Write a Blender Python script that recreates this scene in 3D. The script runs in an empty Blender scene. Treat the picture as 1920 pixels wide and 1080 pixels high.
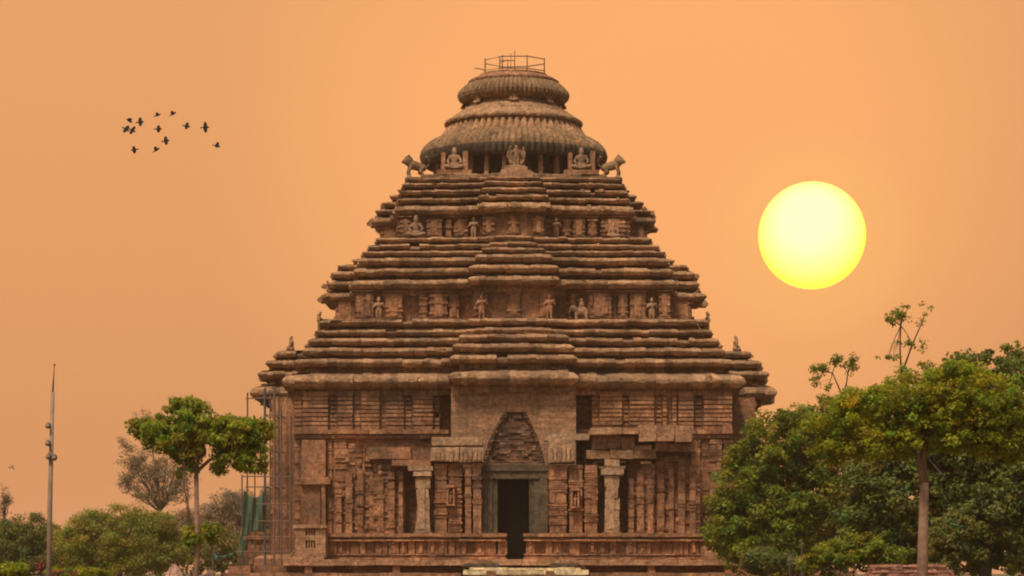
import bpy, math, random
import numpy as np
from mathutils import Vector, Matrix
R = math.radians
random.seed(7)
rng = np.random.default_rng(7)
sc = bpy.context.scene
col = sc.collection

# ------------------------------------------------------------------ camera
EYE = 2.2
F = 4953.0                      # focal length in photograph pixels
cam_d = bpy.data.cameras.new('camera')
cam = bpy.data.objects.new('camera', cam_d)
col.objects.link(cam)
cam.location = (0, 0, EYE)
cam.rotation_euler = (R(90), 0, 0)
cam_d.sensor_width = 36
cam_d.lens = 36 * F / 1920
cam_d.shift_x = -3 / 1920
cam_d.shift_y = (1075 - 540) / 1920
cam_d.clip_start = 1
cam_d.clip_end = 20000
sc.camera = cam

def at(px, py, Y):
    """world point standing Y metres away that the photograph shows at px, py"""
    return Vector(((px - 963) * Y / F, Y, EYE + (1075 - py) * Y / F))

def lin(r, g, b):
    f = lambda c: (c / 255) / 12.92 if c / 255 <= .04045 else ((c / 255 + .055) / 1.055) ** 2.4
    return (f(r), f(g), f(b), 1)

# ------------------------------------------------------------------ light
SUN_EL, SUN_AZ = 58, 205        # lamp stands behind the viewer's left shoulder, high, veiled by haze
sun_d = bpy.data.lights.new('sun_light', 'SUN')
sun_d.energy = 3.0
sun_d.angle = R(12)
sun_d.color = (1.0, .93, .80)
sun_o = bpy.data.objects.new('sun_light', sun_d)
col.objects.link(sun_o)
az = R(SUN_AZ)
sdir = Vector((math.sin(az) * math.cos(R(SUN_EL)), math.cos(az) * math.cos(R(SUN_EL)), math.sin(R(SUN_EL))))
sun_o.rotation_euler = sdir.to_track_quat('Z', 'Y').to_euler()
sun_o.location = (-60, -60, 120)

w = bpy.data.worlds.new('World')
sc.world = w
w.use_nodes = True
nt = w.node_tree
N, L = nt.nodes, nt.links
N.clear()
def nd(nt, t, **k):
    n = nt.nodes.new(t)
    for a, b in k.items():
        if a == 'i':
            for q, v in b.items():
                n.inputs[q].default_value = v
        else:
            setattr(n, a, b)
    return n
out = nd(nt, 'ShaderNodeOutputWorld')
tc = nd(nt, 'ShaderNodeTexCoord')
sky = nd(nt, 'ShaderNodeTexSky', sky_type='NISHITA', sun_disc=False)
sky.sun_elevation = R(SUN_EL)
sky.sun_rotation = R(SUN_AZ)
sky.dust_density = 4
sky.air_density = 1.5
bg_sky = nd(nt, 'ShaderNodeBackground', i={'Strength': .09})
L.new(sky.outputs[0], bg_sky.inputs['Color'])
sep = nd(nt, 'ShaderNodeSeparateXYZ')
L.new(tc.outputs['Generated'], sep.inputs[0])
ramp = nd(nt, 'ShaderNodeValToRGB')
e = ramp.color_ramp.elements
e[0].position = 0.0; e[0].color = lin(223, 156, 109)
e[1].position = 1.0; e[1].color = lin(231, 162, 104)
for p_, c_ in ((.18, lin(217, 150, 98)), (.5, lin(226, 157, 99))):
    q = e.new(p_); q.color = c_
mz = nd(nt, 'ShaderNodeMapRange', i={'From Min': 0.0, 'From Max': .22})
L.new(sep.outputs['Z'], mz.inputs[0]); L.new(mz.outputs[0], ramp.inputs[0])
# warm glow in the haze round the low sun
g = Vector(((1190 - 963) / F, 1, (1075 - 310) / F)).normalized()
dot = nd(nt, 'ShaderNodeVectorMath', operation='DOT_PRODUCT')
dot.inputs[1].default_value = g
L.new(tc.outputs['Generated'], dot.inputs[0])
mg = nd(nt, 'ShaderNodeMapRange', interpolation_type='SMOOTHSTEP', i={'From Min': math.cos(R(9.8)), 'From Max': 1.0})
L.new(dot.outputs['Value'], mg.inputs[0])
nz = nd(nt, 'ShaderNodeTexNoise', i={'Scale': 9.0, 'Detail': 2.0, 'Roughness': .5})
L.new(tc.outputs['Generated'], nz.inputs['Vector'])
mn = nd(nt, 'ShaderNodeMapRange', i={'From Min': .3, 'From Max': .7, 'To Min': .85, 'To Max': 1.1})
L.new(nz.outputs[0], mn.inputs[0])
mm = nd(nt, 'ShaderNodeMath', operation='MULTIPLY')
L.new(mg.outputs[0], mm.inputs[0]); L.new(mn.outputs[0], mm.inputs[1])
mixg = nd(nt, 'ShaderNodeMix', data_type='RGBA', clamp_factor=True)
L.new(mm.outputs[0], mixg.inputs['Factor']); L.new(ramp.outputs[0], mixg.inputs['A'])
mixg.inputs['B'].default_value = lin(251, 174, 109)
d2 = nd(nt, 'ShaderNodeVectorMath', operation='DOT_PRODUCT')      # small halo of lit haze close round the disc
d2.inputs[1].default_value = Vector(((1522.5 - 963) / F, 1, (1075 - 441.5) / F)).normalized()
L.new(tc.outputs['Generated'], d2.inputs[0])
m2 = nd(nt, 'ShaderNodeMapRange', interpolation_type='SMOOTHSTEP', i={'From Min': math.cos(R(2.6)), 'From Max': math.cos(R(.9)), 'To Max': .45})
L.new(d2.outputs['Value'], m2.inputs[0])
mixh = nd(nt, 'ShaderNodeMix', data_type='RGBA', clamp_factor=True)
L.new(m2.outputs[0], mixh.inputs['Factor']); L.new(mixg.outputs['Result'], mixh.inputs['A'])
mixh.inputs['B'].default_value = lin(255, 188, 108)
bg_h = nd(nt, 'ShaderNodeBackground', i={'Strength': 1.04})
L.new(mixh.outputs['Result'], bg_h.inputs['Color'])
# the orange haze bank fills the side of the sky with the low sun; overhead and behind it is pale
my = nd(nt, 'ShaderNodeMapRange', interpolation_type='SMOOTHSTEP', i={'From Min': -.3, 'From Max': .5})
L.new(sep.outputs['Y'], my.inputs[0])
mz2 = nd(nt, 'ShaderNodeMapRange', interpolation_type='SMOOTHSTEP', i={'From Min': .3, 'From Max': .8, 'To Min': 1.0, 'To Max': .25})
L.new(sep.outputs['Z'], mz2.inputs[0])
mf = nd(nt, 'ShaderNodeMath', operation='MULTIPLY')
L.new(my.outputs[0], mf.inputs[0]); L.new(mz2.outputs[0], mf.inputs[1])
ms = nd(nt, 'ShaderNodeMixShader')
L.new(mf.outputs[0], ms.inputs[0]); L.new(bg_sky.outputs[0], ms.inputs[1]); L.new(bg_h.outputs[0], ms.inputs[2])
L.new(ms.outputs[0], out.inputs[0])

sc.view_settings.view_transform = 'Standard'
sc.view_settings.look = 'None'
sc.view_settings.exposure = 0.0
sc.view_settings.gamma = 1.0
sc.render.engine = 'CYCLES'
sc.cycles.filter_width = 2.0
sc.cycles.max_bounces = 6
sc.cycles.use_denoising = True

# ------------------------------------------------------------------ helpers
class MB:
    """collects shapes that become ONE mesh object"""
    def __init__(s):
        s.v, s.f, s.t = [], [], []
    def add(s, vs, fs, tone=1.0):
        b = len(s.v)
        s.v.extend([tuple(p) for p in vs])
        for f in fs:
            s.f.append([b + i for i in f]); s.t.append(tone)
    def box(s, x0, x1, y0, y1, z0, z1, tone=None, j=.0):
        if tone is None: tone = random.uniform(.75, 1.2)
        vs = [(x, y, z) for z in (z0, z1) for x, y in ((x0, y0), (x1, y0), (x1, y1), (x0, y1))]
        if j: vs = [tuple(c + random.uniform(-j, j) for c in p) for p in vs]
        s.add(vs, [(3, 2, 1, 0), (4, 5, 6, 7), (0, 1, 5, 4), (1, 2, 6, 5), (2, 3, 7, 6), (3, 0, 4, 7)], tone)
    def tube(s, pts, rad, n=8, tone=1.0, cap=True):
        pts = [Vector(p) for p in pts]
        if not hasattr(rad, '__len__'): rad = [rad] * len(pts)
        vs, fs = [], []
        for i, p in enumerate(pts):
            d = (pts[min(i + 1, len(pts) - 1)] - pts[max(i - 1, 0)])
            d = d.normalized() if d.length > 1e-9 else Vector((0, 0, 1))
            a = d.orthogonal().normalized() if abs(d.z) < .95 else Vector((1, 0, 0)).cross(d).normalized()
            b = d.cross(a)
            for k in range(n):
                t = 2 * math.pi * k / n
                vs.append(p + (a * math.cos(t) + b * math.sin(t)) * rad[i])
        for i in range(len(pts) - 1):
            for k in range(n):
                k2 = (k + 1) % n
                fs.append((i * n + k, i * n + k2, (i + 1) * n + k2, (i + 1) * n + k))
        if cap:
            fs.append(tuple(range(n))[::-1]); fs.append(tuple((len(pts) - 1) * n + k for k in range(n)))
        s.add(vs, fs, tone)
    def ball(s, c, r, n=10, tone=1.0):
        """ellipsoid; r a number or three"""
        if not hasattr(r, '__len__'): r = (r, r, r)
        c = Vector(c); m = max(5, n // 2 + 1)
        vs, fs = [], []
        for i in range(m + 1):
            a = math.pi * i / m
            for k in range(n):
                t = 2 * math.pi * k / n
                vs.append((c.x + r[0] * math.sin(a) * math.cos(t), c.y + r[1] * math.sin(a) * math.sin(t), c.z + r[2] * math.cos(a)))
        for i in range(m):
            for k in range(n):
                k2 = (k + 1) % n
                fs.append((i * n + k, (i + 1) * n + k, (i + 1) * n + k2, i * n + k2))
        s.add(vs, fs, tone)
    def limb(s, p, q, r0, r1, n=8):
        s.tube([p, q], [r0, r1], n); s.ball(p, r0, n); s.ball(q, r1, n)
    def lathe(s, prof, c, n=96, ribs=0, amp=0.0, jit=0.0, tone=1.0):
        vs, fs = [], []
        for i, (r, z) in enumerate(prof):
            for k in range(n):
                t = 2 * math.pi * k / n
                a = amp[i] if hasattr(amp, '__len__') else amp
                rr = r * (1 + (a * (abs(math.sin(ribs * t / 2)) - .6) if ribs else 0)) + random.gauss(0, jit)
                vs.append((c[0] + rr * math.cos(t), c[1] + rr * math.sin(t), z + random.gauss(0, jit * .5)))
        b = len(s.v); s.v.extend(vs)
        for i in range(len(prof) - 1):
            for k in range(n):
                k2 = (k + 1) % n
                s.f.append([b + i * n + k, b + i * n + k2, b + (i + 1) * n + k2, b + (i + 1) * n + k])
                s.t.append(tone * random.uniform(.88, 1.1))
    def build(s, name, mat, parent=None, origin=(0, 0, 0), smooth=False):
        me = bpy.data.meshes.new(name)
        o = Vector(origin)
        me.from_pydata([(p[0] - o.x, p[1] - o.y, p[2] - o.z) for p in s.v], [], s.f)
        at_ = me.attributes.new('tone', 'FLOAT', 'FACE')
        at_.data.foreach_set('value', s.t)
        if smooth: me.polygons.foreach_set('use_smooth', [True] * len(me.polygons))
        me.materials.append(mat)
        ob = bpy.data.objects.new(name, me)
        col.objects.link(ob)
        if parent is not None: ob.parent = parent
        else: ob.location = o
        return ob

def tag(o, label=None, cat=None, group=None, kind=None):
    if label: o['label'] = label
    if cat: o['category'] = cat
    if group: o['group'] = group
    if kind: o['kind'] = kind
    return o
def thing(name, loc, label, cat, group=None):
    o = bpy.data.objects.new(name, None)
    o.empty_display_size = .5
    col.objects.link(o)
    o.location = loc
    return tag(o, label, cat, group)

# ------------------------------------------------------------------ materials
def mat_new(name, rough=.9):
    m = bpy.data.materials.new(name); m.use_nodes = True
    b = m.node_tree.nodes['Principled BSDF']
    b.inputs['Roughness'].default_value = rough
    if 'Specular IOR Level' in b.inputs: b.inputs['Specular IOR Level'].default_value = .2
    return m, m.node_tree, b
def rgbmix(nt, fac, a, b, blend='MIX'):
    n = nd(nt, 'ShaderNodeMix', data_type='RGBA', blend_type=blend, clamp_factor=True)
    for key, v in (('Factor', fac), ('A', a), ('B', b)):
        if hasattr(v, 'is_output'): nt.links.new(v, n.inputs[key])
        elif key == 'Factor': n.inputs[key].default_value = v
        else: n.inputs[key].default_value = tuple(v) + ((1,) if len(v) == 3 else ())
    return n.outputs['Result']
def noise(nt, vec, scale, detail=4, rough=.6, lo=None, hi=None):
    n = nd(nt, 'ShaderNodeTexNoise', i={'Scale': scale, 'Detail': detail, 'Roughness': rough})
    nt.links.new(vec, n.inputs['Vector'])
    if lo is None: return n.outputs[0]
    r = nd(nt, 'ShaderNodeMapRange', i={'From Min': lo, 'From Max': hi})
    nt.links.new(n.outputs[0], r.inputs[0])
    return r.outputs[0]
def scaled(nt, vec, s):
    n = nd(nt, 'ShaderNodeVectorMath', operation='MULTIPLY'); n.inputs[1].default_value = s
    nt.links.new(vec, n.inputs[0]); return n.outputs[0]

def stone(name, a, b, dark=.6, dark_c=(.055, .042, .033), pale=.25, pale_c=(.46, .33, .21), bricks=0, streak=.5):
    m, nt, bs = mat_new(name, .95)
    vec = nd(nt, 'ShaderNodeNewGeometry').outputs['Position']
    c = rgbmix(nt, noise(nt, vec, .35, 5, .65, .35, .65), a, b)
    tone = nd(nt, 'ShaderNodeAttribute', attribute_name='tone')
    c = rgbmix(nt, noise(nt, vec, 1.7, 4, .7, .56, .72), c, pale_c) if pale == 1 else rgbmix(nt, _mul(nt, noise(nt, vec, 1.7, 4, .7, .54, .72), pale), c, pale_c)
    # lichen and soot with their own shapes
    c = rgbmix(nt, _mul(nt, noise(nt, vec, .55, 6, .72, .50, .66), dark), c, dark_c)
    c = rgbmix(nt, _mul(nt, noise(nt, scaled(nt, vec, (1.6, 1.6, .22)), 1.3, 4, .65, .52, .72), streak), c, tuple(x * 1.15 for x in dark_c))
    c = rgbmix(nt, _mul(nt, noise(nt, vec, 3.1, 3, .6, .55, .75), .3), c, (.16, .15, .11))
    c = rgbmix(nt, 1.0, c, tone.outputs['Color'], 'MULTIPLY')
    for sc1, lo_, hi_, det in ((1.1, .70, 1.36, 5), (4.5, .66, 1.42, 4)):      # mottling of the stone itself
        nn = nd(nt, 'ShaderNodeMapRange', i={'From Min': .34, 'From Max': .66, 'To Min': lo_, 'To Max': hi_})
        nt.links.new(noise(nt, vec, sc1, det, .65), nn.inputs[0])
        c = rgbmix(nt, 1.0, c, nn.outputs[0], 'MULTIPLY')
    h = noise(nt, vec, 6.0, 6, .75)
    if bricks:
        sx = nd(nt, 'ShaderNodeSeparateXYZ'); nt.links.new(vec, sx.inputs[0])
        ad = nd(nt, 'ShaderNodeMath', operation='ADD'); nt.links.new(sx.outputs['X'], ad.inputs[0]); nt.links.new(sx.outputs['Y'], ad.inputs[1])
        cb = nd(nt, 'ShaderNodeCombineXYZ'); nt.links.new(ad.outputs[0], cb.inputs['X']); nt.links.new(sx.outputs['Z'], cb.inputs['Y'])
        bt = nd(nt, 'ShaderNodeTexBrick', i={'Scale': 1.0, 'Mortar Size': .018, 'Brick Width': .95 * bricks, 'Row Height': .36 * bricks,
                'Color1': (.82, .82, .82, 1), 'Color2': (1.15, 1.1, 1.08, 1), 'Mortar': (.55, .5, .46, 1), 'Mortar Smooth': .4})
        nt.links.new(cb.outputs[0], bt.inputs['Vector'])
        c = rgbmix(nt, .7, c, rgbmix(nt, 1.0, c, bt.outputs['Color'], 'MULTIPLY'))
    nt.links.new(c, bs.inputs['Base Color'])
    bp = nd(nt, 'ShaderNodeBump', i={'Strength': .7, 'Distance': .12})
    nt.links.new(h, bp.inputs['Height']); nt.links.new(bp.outputs[0], bs.inputs['Normal'])
    return m
def _mul(nt, x, k):
    n = nd(nt, 'ShaderNodeMath', operation='MULTIPLY'); nt.links.new(x, n.inputs[0]); n.inputs[1].default_value = k
    return n.outputs[0]
M = {}
M['roof'] = stone('weathered_roof_stone', (.38, .190, .084), (.27, .135, .063), .68, dark_c=(.045, .034, .026), pale=.4, pale_c=(.42, .27, .15), streak=.35)
M['wall'] = stone('red_sandstone', (.40, .170, .072), (.25, .108, .052), .72, dark_c=(.04, .028, .02), pale=.3, pale_c=(.42, .24, .12), streak=.45)
M['plain'] = stone('dressed_sandstone', (.37, .185, .088), (.31, .15, .072), .25, pale=.3, bricks=1, streak=.2)
M['pale'] = stone('pale_carved_stone', (.40, .222, .112), (.33, .178, .09), .4, pale=.4, streak=.3)
M['crown'] = stone('grey_brown_crown_stone', (.30, .155, .066), (.215, .115, .052), .55, dark_c=(.04, .03, .022), pale=.35, pale_c=(.38, .25, .14), streak=.7)
M['figure'] = stone('carved_figure_stone', (.33, .172, .084), (.26, .13, .064), .5, pale=.3, pale_c=(.44, .3, .18), streak=.3)
M['shade_stone'] = stone('shade_darkened_stone', (.12, .075, .043), (.07, .048, .03), .6, dark_c=(.025, .02, .016), pale=.2, pale_c=(.25, .15, .09), streak=.7)  # dark colour carries shade under the bell rim and behind the neck columns
M['chlorite'] = stone('green_grey_chlorite', (.125, .080, .042), (.10, .064, .034), .35, pale=.1, streak=.2)
M['rubble'] = stone('dark_rough_infill', (.26, .115, .055), (.17, .08, .043), .45, pale=.15, bricks=.8, streak=.3)
M['step'] = stone('new_yellow_sandstone', (.62, .46, .25), (.55, .39, .2), .12, pale=.3, bricks=1.1, streak=.1)
M['brick'] = stone('laterite_brick', (.42, .18, .11), (.34, .15, .10), .3, pale=.25, bricks=.5, streak=.15)

def simple(name, c, rough=.7, metal=0.0, var=.25, scale=3.0):
    m, nt, bs = mat_new(name, rough)
    vec = nd(nt, 'ShaderNodeNewGeometry').outputs['Position']
    c2 = rgbmix(nt, noise(nt, vec, scale, 4, .65, .3, .7), tuple(x * (1 - var) for x in c), tuple(min(1, x * (1 + var)) for x in c))
    nt.links.new(c2, bs.inputs['Base Color']); bs.inputs['Metallic'].default_value = metal
    return m
M['bird'] = simple('black_feathers', (.012, .010, .009), .8)
M['steel'] = simple('dull_steel', (.12, .09, .07), .55, .2)
M['rust'] = simple('rusty_pipe', (.20, .105, .065), .7)
M['mast'] = simple('grey_paint', (.29, .18, .115), .6)
M['dark'] = simple('unlit_interior_stone', (.010, .007, .005), .95)  # near-black colour stands in for the unlit passage
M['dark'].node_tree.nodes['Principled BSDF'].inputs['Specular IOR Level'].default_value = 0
M['bark'] = simple('warm_bark', (.22, .115, .065), .95, 0, .35, 5)
M['bark_dark'] = simple('dark_bark', (.09, .06, .045), .95, 0, .35, 4)
M['earth'] = simple('dry_earth', (.24, .15, .09), 1, 0, .3, .3)
M['rock'] = stone('pink_rock', (.46, .25, .16), (.38, .2, .13), .15, pale=.3)
M['net'] = None

def leaf_mat(name, c, trans=.35, rough=.55):
    m, nt, bs = mat_new(name, rough)
    a = nd(nt, 'ShaderNodeAttribute', attribute_name='tint')
    cc = rgbmix(nt, 1.0, tuple(c), a.outputs['Color'], 'MULTIPLY')
    nt.links.new(cc, bs.inputs['Base Color'])
    tr = nd(nt, 'ShaderNodeBsdfTranslucent')
    c3 = rgbmix(nt, 1.0, cc, (1.25, 1.2, .6), 'MULTIPLY'); nt.links.new(c3, tr.inputs['Color'])
    mx = nd(nt, 'ShaderNodeMixShader', i={0: trans})
    nt.links.new(bs.outputs[0], mx.inputs[1]); nt.links.new(tr.outputs[0], mx.inputs[2])
    nt.links.new(mx.outputs[0], nt.nodes['Material Output'].inputs['Surface'])
    return m
M['leaf_lime'] = leaf_mat('lime_leaf', (.27, .26, .012), .48)
M['leaf_fresh'] = leaf_mat('fresh_leaf', (.25, .245, .016), .48)
M['leaf_green'] = leaf_mat('green_leaf', (.20, .205, .016), .45)
M['leaf_mid'] = leaf_mat('mid_green_leaf', (.165, .155, .03), .4)
M['leaf_dark'] = leaf_mat('dark_green_leaf', (.125, .132, .02))
M['leaf_olive'] = leaf_mat('olive_leaf', (.25, .225, .034), .45)  # colour lightened to give far foliage a hazy look
M['leaf_grey'] = leaf_mat('hazed_grey_leaf', (.27, .18, .10), .4)  # fading by distance haze is put into this leaf colour
M['petal_red'] = leaf_mat('red_petal', (.30, .08, .06))

# ------------------------------------------------------------------ ground
def ground():
    mb = MB()
    mb.add([(-6000, -400, 0), (6000, -400, 0), (6000, 9000, 0), (-6000, 9000, 0)], [(0, 1, 2, 3)])
    m, nt, bs = mat_new('grass_and_earth', 1)
    vec = nd(nt, 'ShaderNodeNewGeometry').outputs['Position']
    c = rgbmix(nt, noise(nt, vec, .05, 6, .7, .4, .6), (.09, .085, .025), (.2, .13, .075))
    c = rgbmix(nt, noise(nt, vec, 1.5, 5, .7, .45, .65), c, (.06, .065, .02))
    nt.links.new(c, bs.inputs['Base Color'])
    tag(mb.build('ground', m), 'flat ground of dry grass and earth', 'ground', kind='structure')
    pm = MB()
    pm.box(-2.6, 3.6, 20, 155, -.06, .05)
    tag(pm.build('path', M['earth']), 'straight earth path leading to the temple steps', 'path', kind='structure')
ground()

# ------------------------------------------------------------------ temple
CY = 187.0
ORG = (0, CY, 0)
temple = thing('temple', ORG, 'great reddish brown stone temple with a three tiered stepped pyramid roof', 'temple')
def tb(mb, name, mat, parent=temple, smooth=False, label=None):
    o = mb.build(name, mat, None, ORG, smooth)
    o.location = (0, 0, 0); o.parent = parent
    if label: o['label'] = label
    return o

def stepped(h, steps):
    side = [(-h, -h)]
    d0 = h
    for wd, d in steps:
        side += [(-wd, -d0), (-wd, -d)]; d0 = d
    ext = [h] + [d for _, d in steps]
    for i in range(len(steps) - 1, -1, -1):
        side += [(steps[i][0], -ext[i + 1]), (steps[i][0], -ext[i])]
    poly = []
    for k in range(4):
        for x, y in side:
            for _ in range(k): x, y = -y, x
            poly.append((x, y))
    return poly

def sweep(mb, poly, prof, block=.9, jit=.03, broken=.03, orn=0.0, face=None, tone=1.0, rough=0.0):
    n = len(poly)
    nrm = []
    for i in range(n):
        (ax, ay), (bx, by) = poly[i], poly[(i + 1) % n]
        l = math.hypot(bx - ax, by - ay)
        nrm.append(((by - ay) / l, -(bx - ax) / l, l))
    for i in range(n):
        (ax, ay), (bx, by) = poly[i], poly[(i + 1) % n]
        nx, ny, l = nrm[i]
        px, py, _ = nrm[i - 1]
        qx, qy, _ = nrm[(i + 1) % n]
        cuts = [0.0]
        nb = max(1, round(l / block))
        for k in range(1, nb): cuts.append((k + random.uniform(-.25, .25)) / nb)
        cuts.append(1.0)
        secs = []
        for k in range(nb):
            do, dz = random.gauss(0, jit), random.gauss(0, jit * .7)
            tn = tone * random.uniform(.66, 1.3)
            if 0 < k < nb - 1 and random.random() < broken:
                do -= random.uniform(.12, .4); dz -= random.uniform(.03, .15); tn *= .8
            for t in (cuts[k], cuts[k + 1]):
                x, y = ax + (bx - ax) * t, ay + (by - ay) * t
                mx, my_ = nx, ny
                if t == 0.0: mx, my_ = nx + px, ny + py
                if t == 1.0: mx, my_ = nx + qx, ny + qy
                secs.append(([(x + mx * o + nx * (do + random.gauss(0, rough)), CY + y + my_ * o + ny * (do + random.gauss(0, rough)), z + dz + random.gauss(0, rough)) for o, z in prof], tn))
            if orn and face and random.random() < orn and l > 1.2:
                t = random.uniform(cuts[k], cuts[k + 1]); x, y = ax + (bx - ax) * t, CY + ay + (by - ay) * t
                hw, dp = random.uniform(.06, .15), random.uniform(.04, .1)
                z0, z1 = face; z0 = z0 + (z1 - z0) * .35; z1 = z1 + random.uniform(-.08, .03)
                ex, ey = abs(ny) * hw + abs(nx) * dp, abs(nx) * hw + abs(ny) * dp
                mb.box(x - ex, x + ex, y - ey, y + ey, z0 + .05, z1, random.uniform(.9, 1.5), .03)
        b = len(mb.v); m = len(prof)
        for s_, _ in secs: mb.v.extend(s_)
        for k in range(len(secs) - 1):
            for r in range(m - 1):
                mb.f.append([b + k * m + r, b + (k + 1) * m + r, b + (k + 1) * m + r + 1, b + k * m + r + 1])
                mb.t.append(secs[k][1])

def course_prof(zb, zt, gap, up=.14, inner=1.0):
    h = zt - zb
    u = min(.42, h * .55)       # undercut below the drip edge, sloping weathered top above it
    return [(-.95, zb - gap), (-.90, zb), (-u, zb), (-u * .45, zb + .14 * h), (-.02, zb + .40 * h), (.02, zb + .52 * h), (0, zb + .66 * h), (-.07, zb + .80 * h), (-.28, zt), (-inner, zt + up)]

#      half, z top, z bottom, bay extent, bay half width, mid half width
T1 = [(15.07, 15.08, 14.25, 18.54, 4.15, 6.2), (14.39, 16.21, 15.69, 18.01, 4.08, 6.0), (13.81, 16.99, 16.47, 17.50, 3.90, 5.8),
      (13.49, 17.65, 17.19, 16.80, 3.55, 5.4), (13.06, 18.25, 17.86, 14.91, 2.6, 4.0), (12.83, 18.97, 18.52, 14.16, 2.2, 3.6)]
T2 = [(10.88, 21.76, 21.19, 13.71, 3.00, 4.9), (10.68, 22.56, 22.06, 13.25, 2.95, 4.7), (10.38, 23.31, 22.81, 12.91, 2.55, 4.4),
      (10.14, 23.80, 23.46, 12.45, 2.10, 4.2), (9.73, 24.28, 23.96, 11.6, 1.6, 3.9), (9.26, 24.81, 24.48, 10.9, 1.3, 3.6)]
T3 = [(8.09, 27.09, 26.47, 10.19, 2.40, 3.8), (7.88, 27.66, 27.33, 9.93, 2.35, 3.6), (7.71, 28.23, 27.90, 9.4, 2.20, 3.4),
      (7.54, 28.72, 28.43, 8.9, 2.00, 3.2), (7.26, 29.13, 28.87, 8.3, 1.80, 3.0)]
def roof_tier(rows, base, body_prof, core_half, core_bay, cw, orn):
    core = MB()
    if base: sweep(core, stepped(core_half, [(cw, core_bay)]), [(0, base[0]), (0, base[1]), (-1.0, base[1] + .05)], 1.1, .03, .02)
    sweep(core, stepped(core_half - .05, [(cw, core_half + .25)]), body_prof, 1.1, .03, .02)
    tier = tb(core, 'roof_tier', M['wall'])
    for i, (h, zt, zb, bay, c, md) in enumerate(rows):
        mb = MB()
        gap = zb - (rows[i - 1][1] if i else zb - .35)
        up = (rows[i + 1][2] - zt) * .55 if i + 1 < len(rows) else .05
        steps = [(h - 1.5, h + .18), (md, h + .42), (c, max(bay - .3, h + .8))]
        nb_ = rows[i + 1] if i + 1 < len(rows) else None
        inner = min(c * .92, 1.05 + (max(bay - nb_[3], h - nb_[0]) if nb_ else 1.2))
        sweep(mb, stepped(h, steps), course_prof(zb, zt, gap + .05, up, inner), .62, .022, .05, orn, (zb, zt), 1.0, .016)
        tb(mb, 'cornice_course', M['roof'], tier)
    return tier
tier1 = roof_tier(T1, (14.2, 15.2), [(-.2, 14.3), (0, 15.0), (-1.6, 18.4), (-1.8, 18.85), (-6, 18.9)], 13.9, 16.2, 3.6, .015)
tier2 = roof_tier(T2, (18.9, 21.45), [(0, 18.9), (0, 21.6), (-1.3, 24.2), (-1.5, 24.7), (-5, 24.75)], 9.95, 12.2, 2.7, .06)
tier3 = roof_tier(T3, (24.7, 26.7), [(0, 24.7), (0, 26.9), (-.9, 28.7), (-1.0, 29.0), (-4, 29.02)], 7.3, 9.1, 2.1, .30)

# roof corners break off differently: a few loose-looking end stones on the side bays
for sx in (-1, 1):
    for (h, zt, zb, bay, c, md) in T1[:4] + T2[:4] + T3[:3]:
        for k in range(2):
            if sx < 0 and bay > 18.2: continue          # the lowest left end has fallen away
            y = CY + random.uniform(-c * .8, c * .8); d = random.uniform(.12, .34); hh = (zt - zb) * random.uniform(.6, .95)
            x = sx * (bay - .32 + d * .2); e_ = MB()
            e_.box(x - d, x + d, y - .45, y + .45, zb + (zt - zb) * .1, zb + hh, None, .09)
            e_.ball((x + sx * d * .7, y, zb + hh * .55), (d * .8, .5, hh * .36), 8)
            tb(e_, 'end_stone', M['roof'])


# recessed tier walls: panels, pilasters and niches
def carved_pilaster(mb, x0, x1, yf, dp, z0, z1, bands=6, tone=1.0):
    """stack of mouldings: base, banded shaft and capital; front at yf, going back dp"""
    h = z1 - z0; wd = x1 - x0
    z = z0
    bh = h * .16; ch = h * .12
    for k, e_ in enumerate((.10, .05, .12, .02)):
        q = bh / 4
        mb.box(x0 - e_, x1 + e_, yf - e_, yf + dp, z + (.02 if k else 0), z + q - .02, tone * random.uniform(.8, 1.2), .012); z += q
    zs, ze = z, z1 - ch
    mb.box(x0, x1, yf + .02, yf + dp, zs - .02, ze + .02, tone * random.uniform(.8, 1.1))
    if wd > .5:
        iw = wd * .24; xm = (x0 + x1) / 2
        mb.box(xm - iw, xm + iw, yf - .07, yf + .1, zs, ze, tone * random.uniform(.85, 1.2), .015)
    for k in range(bands):
        zz = zs + (ze - zs) * (k + random.uniform(.2, .7)) / bands
        e_ = random.uniform(.03, .1)
        if random.random() < .8:
            mb.box(x0 - e_, x1 + e_, yf - e_, yf + dp * .5, zz, zz + random.uniform(.06, .16), tone * random.uniform(.8, 1.25), .015)
    z = ze
    for k, e_ in enumerate((.04, .1, .16)):
        q = ch / 3
        mb.box(x0 - e_, x1 + e_, yf - e_, yf + dp, z + .02, z + q - (0 if k == 2 else .02), tone * random.uniform(.8, 1.2), .012); z += q

def layered(mb, x0, x1, yf, dp, z0, z1, lo=.07, hi=.17, over=.06, shafts=.3):
    """pile of thin mouldings with some taller carved drums, as on a carved stone pier"""
    mb.box(x0 + .04, x1 - .04, yf + .08, yf + dp, z0, z1, .85)
    z = z0; wd = x1 - x0
    while z < z1 - .05:
        if random.random() < shafts * .35:
            h = min(random.uniform(.4, .8), z1 - z); e_ = -.03
            n = max(1, int(wd / .28))
            for k in range(n):
                a = x0 + wd * k / n; b = x0 + wd * (k + 1) / n
                mb.box(a + .015, b - .015, yf + random.uniform(-.02, .06), yf + dp, z + .01, z + h - .015, random.uniform(.8, 1.25), .015)
        else:
            h = min(random.uniform(lo, hi), z1 - z); e_ = random.uniform(-over * .6, over)
            x = x0 - e_
            while x < x1 + e_ - .02:
                x2 = min(x1 + e_, x + random.uniform(.4, 1.1))
                if random.random() > .03: mb.box(x, x2 - .006, yf - e_ + random.uniform(-.02, .02), yf + dp, z + .006, z + h - random.uniform(.012, .03), random.uniform(.75, 1.3), .012)
                x = x2
        z += h

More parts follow.
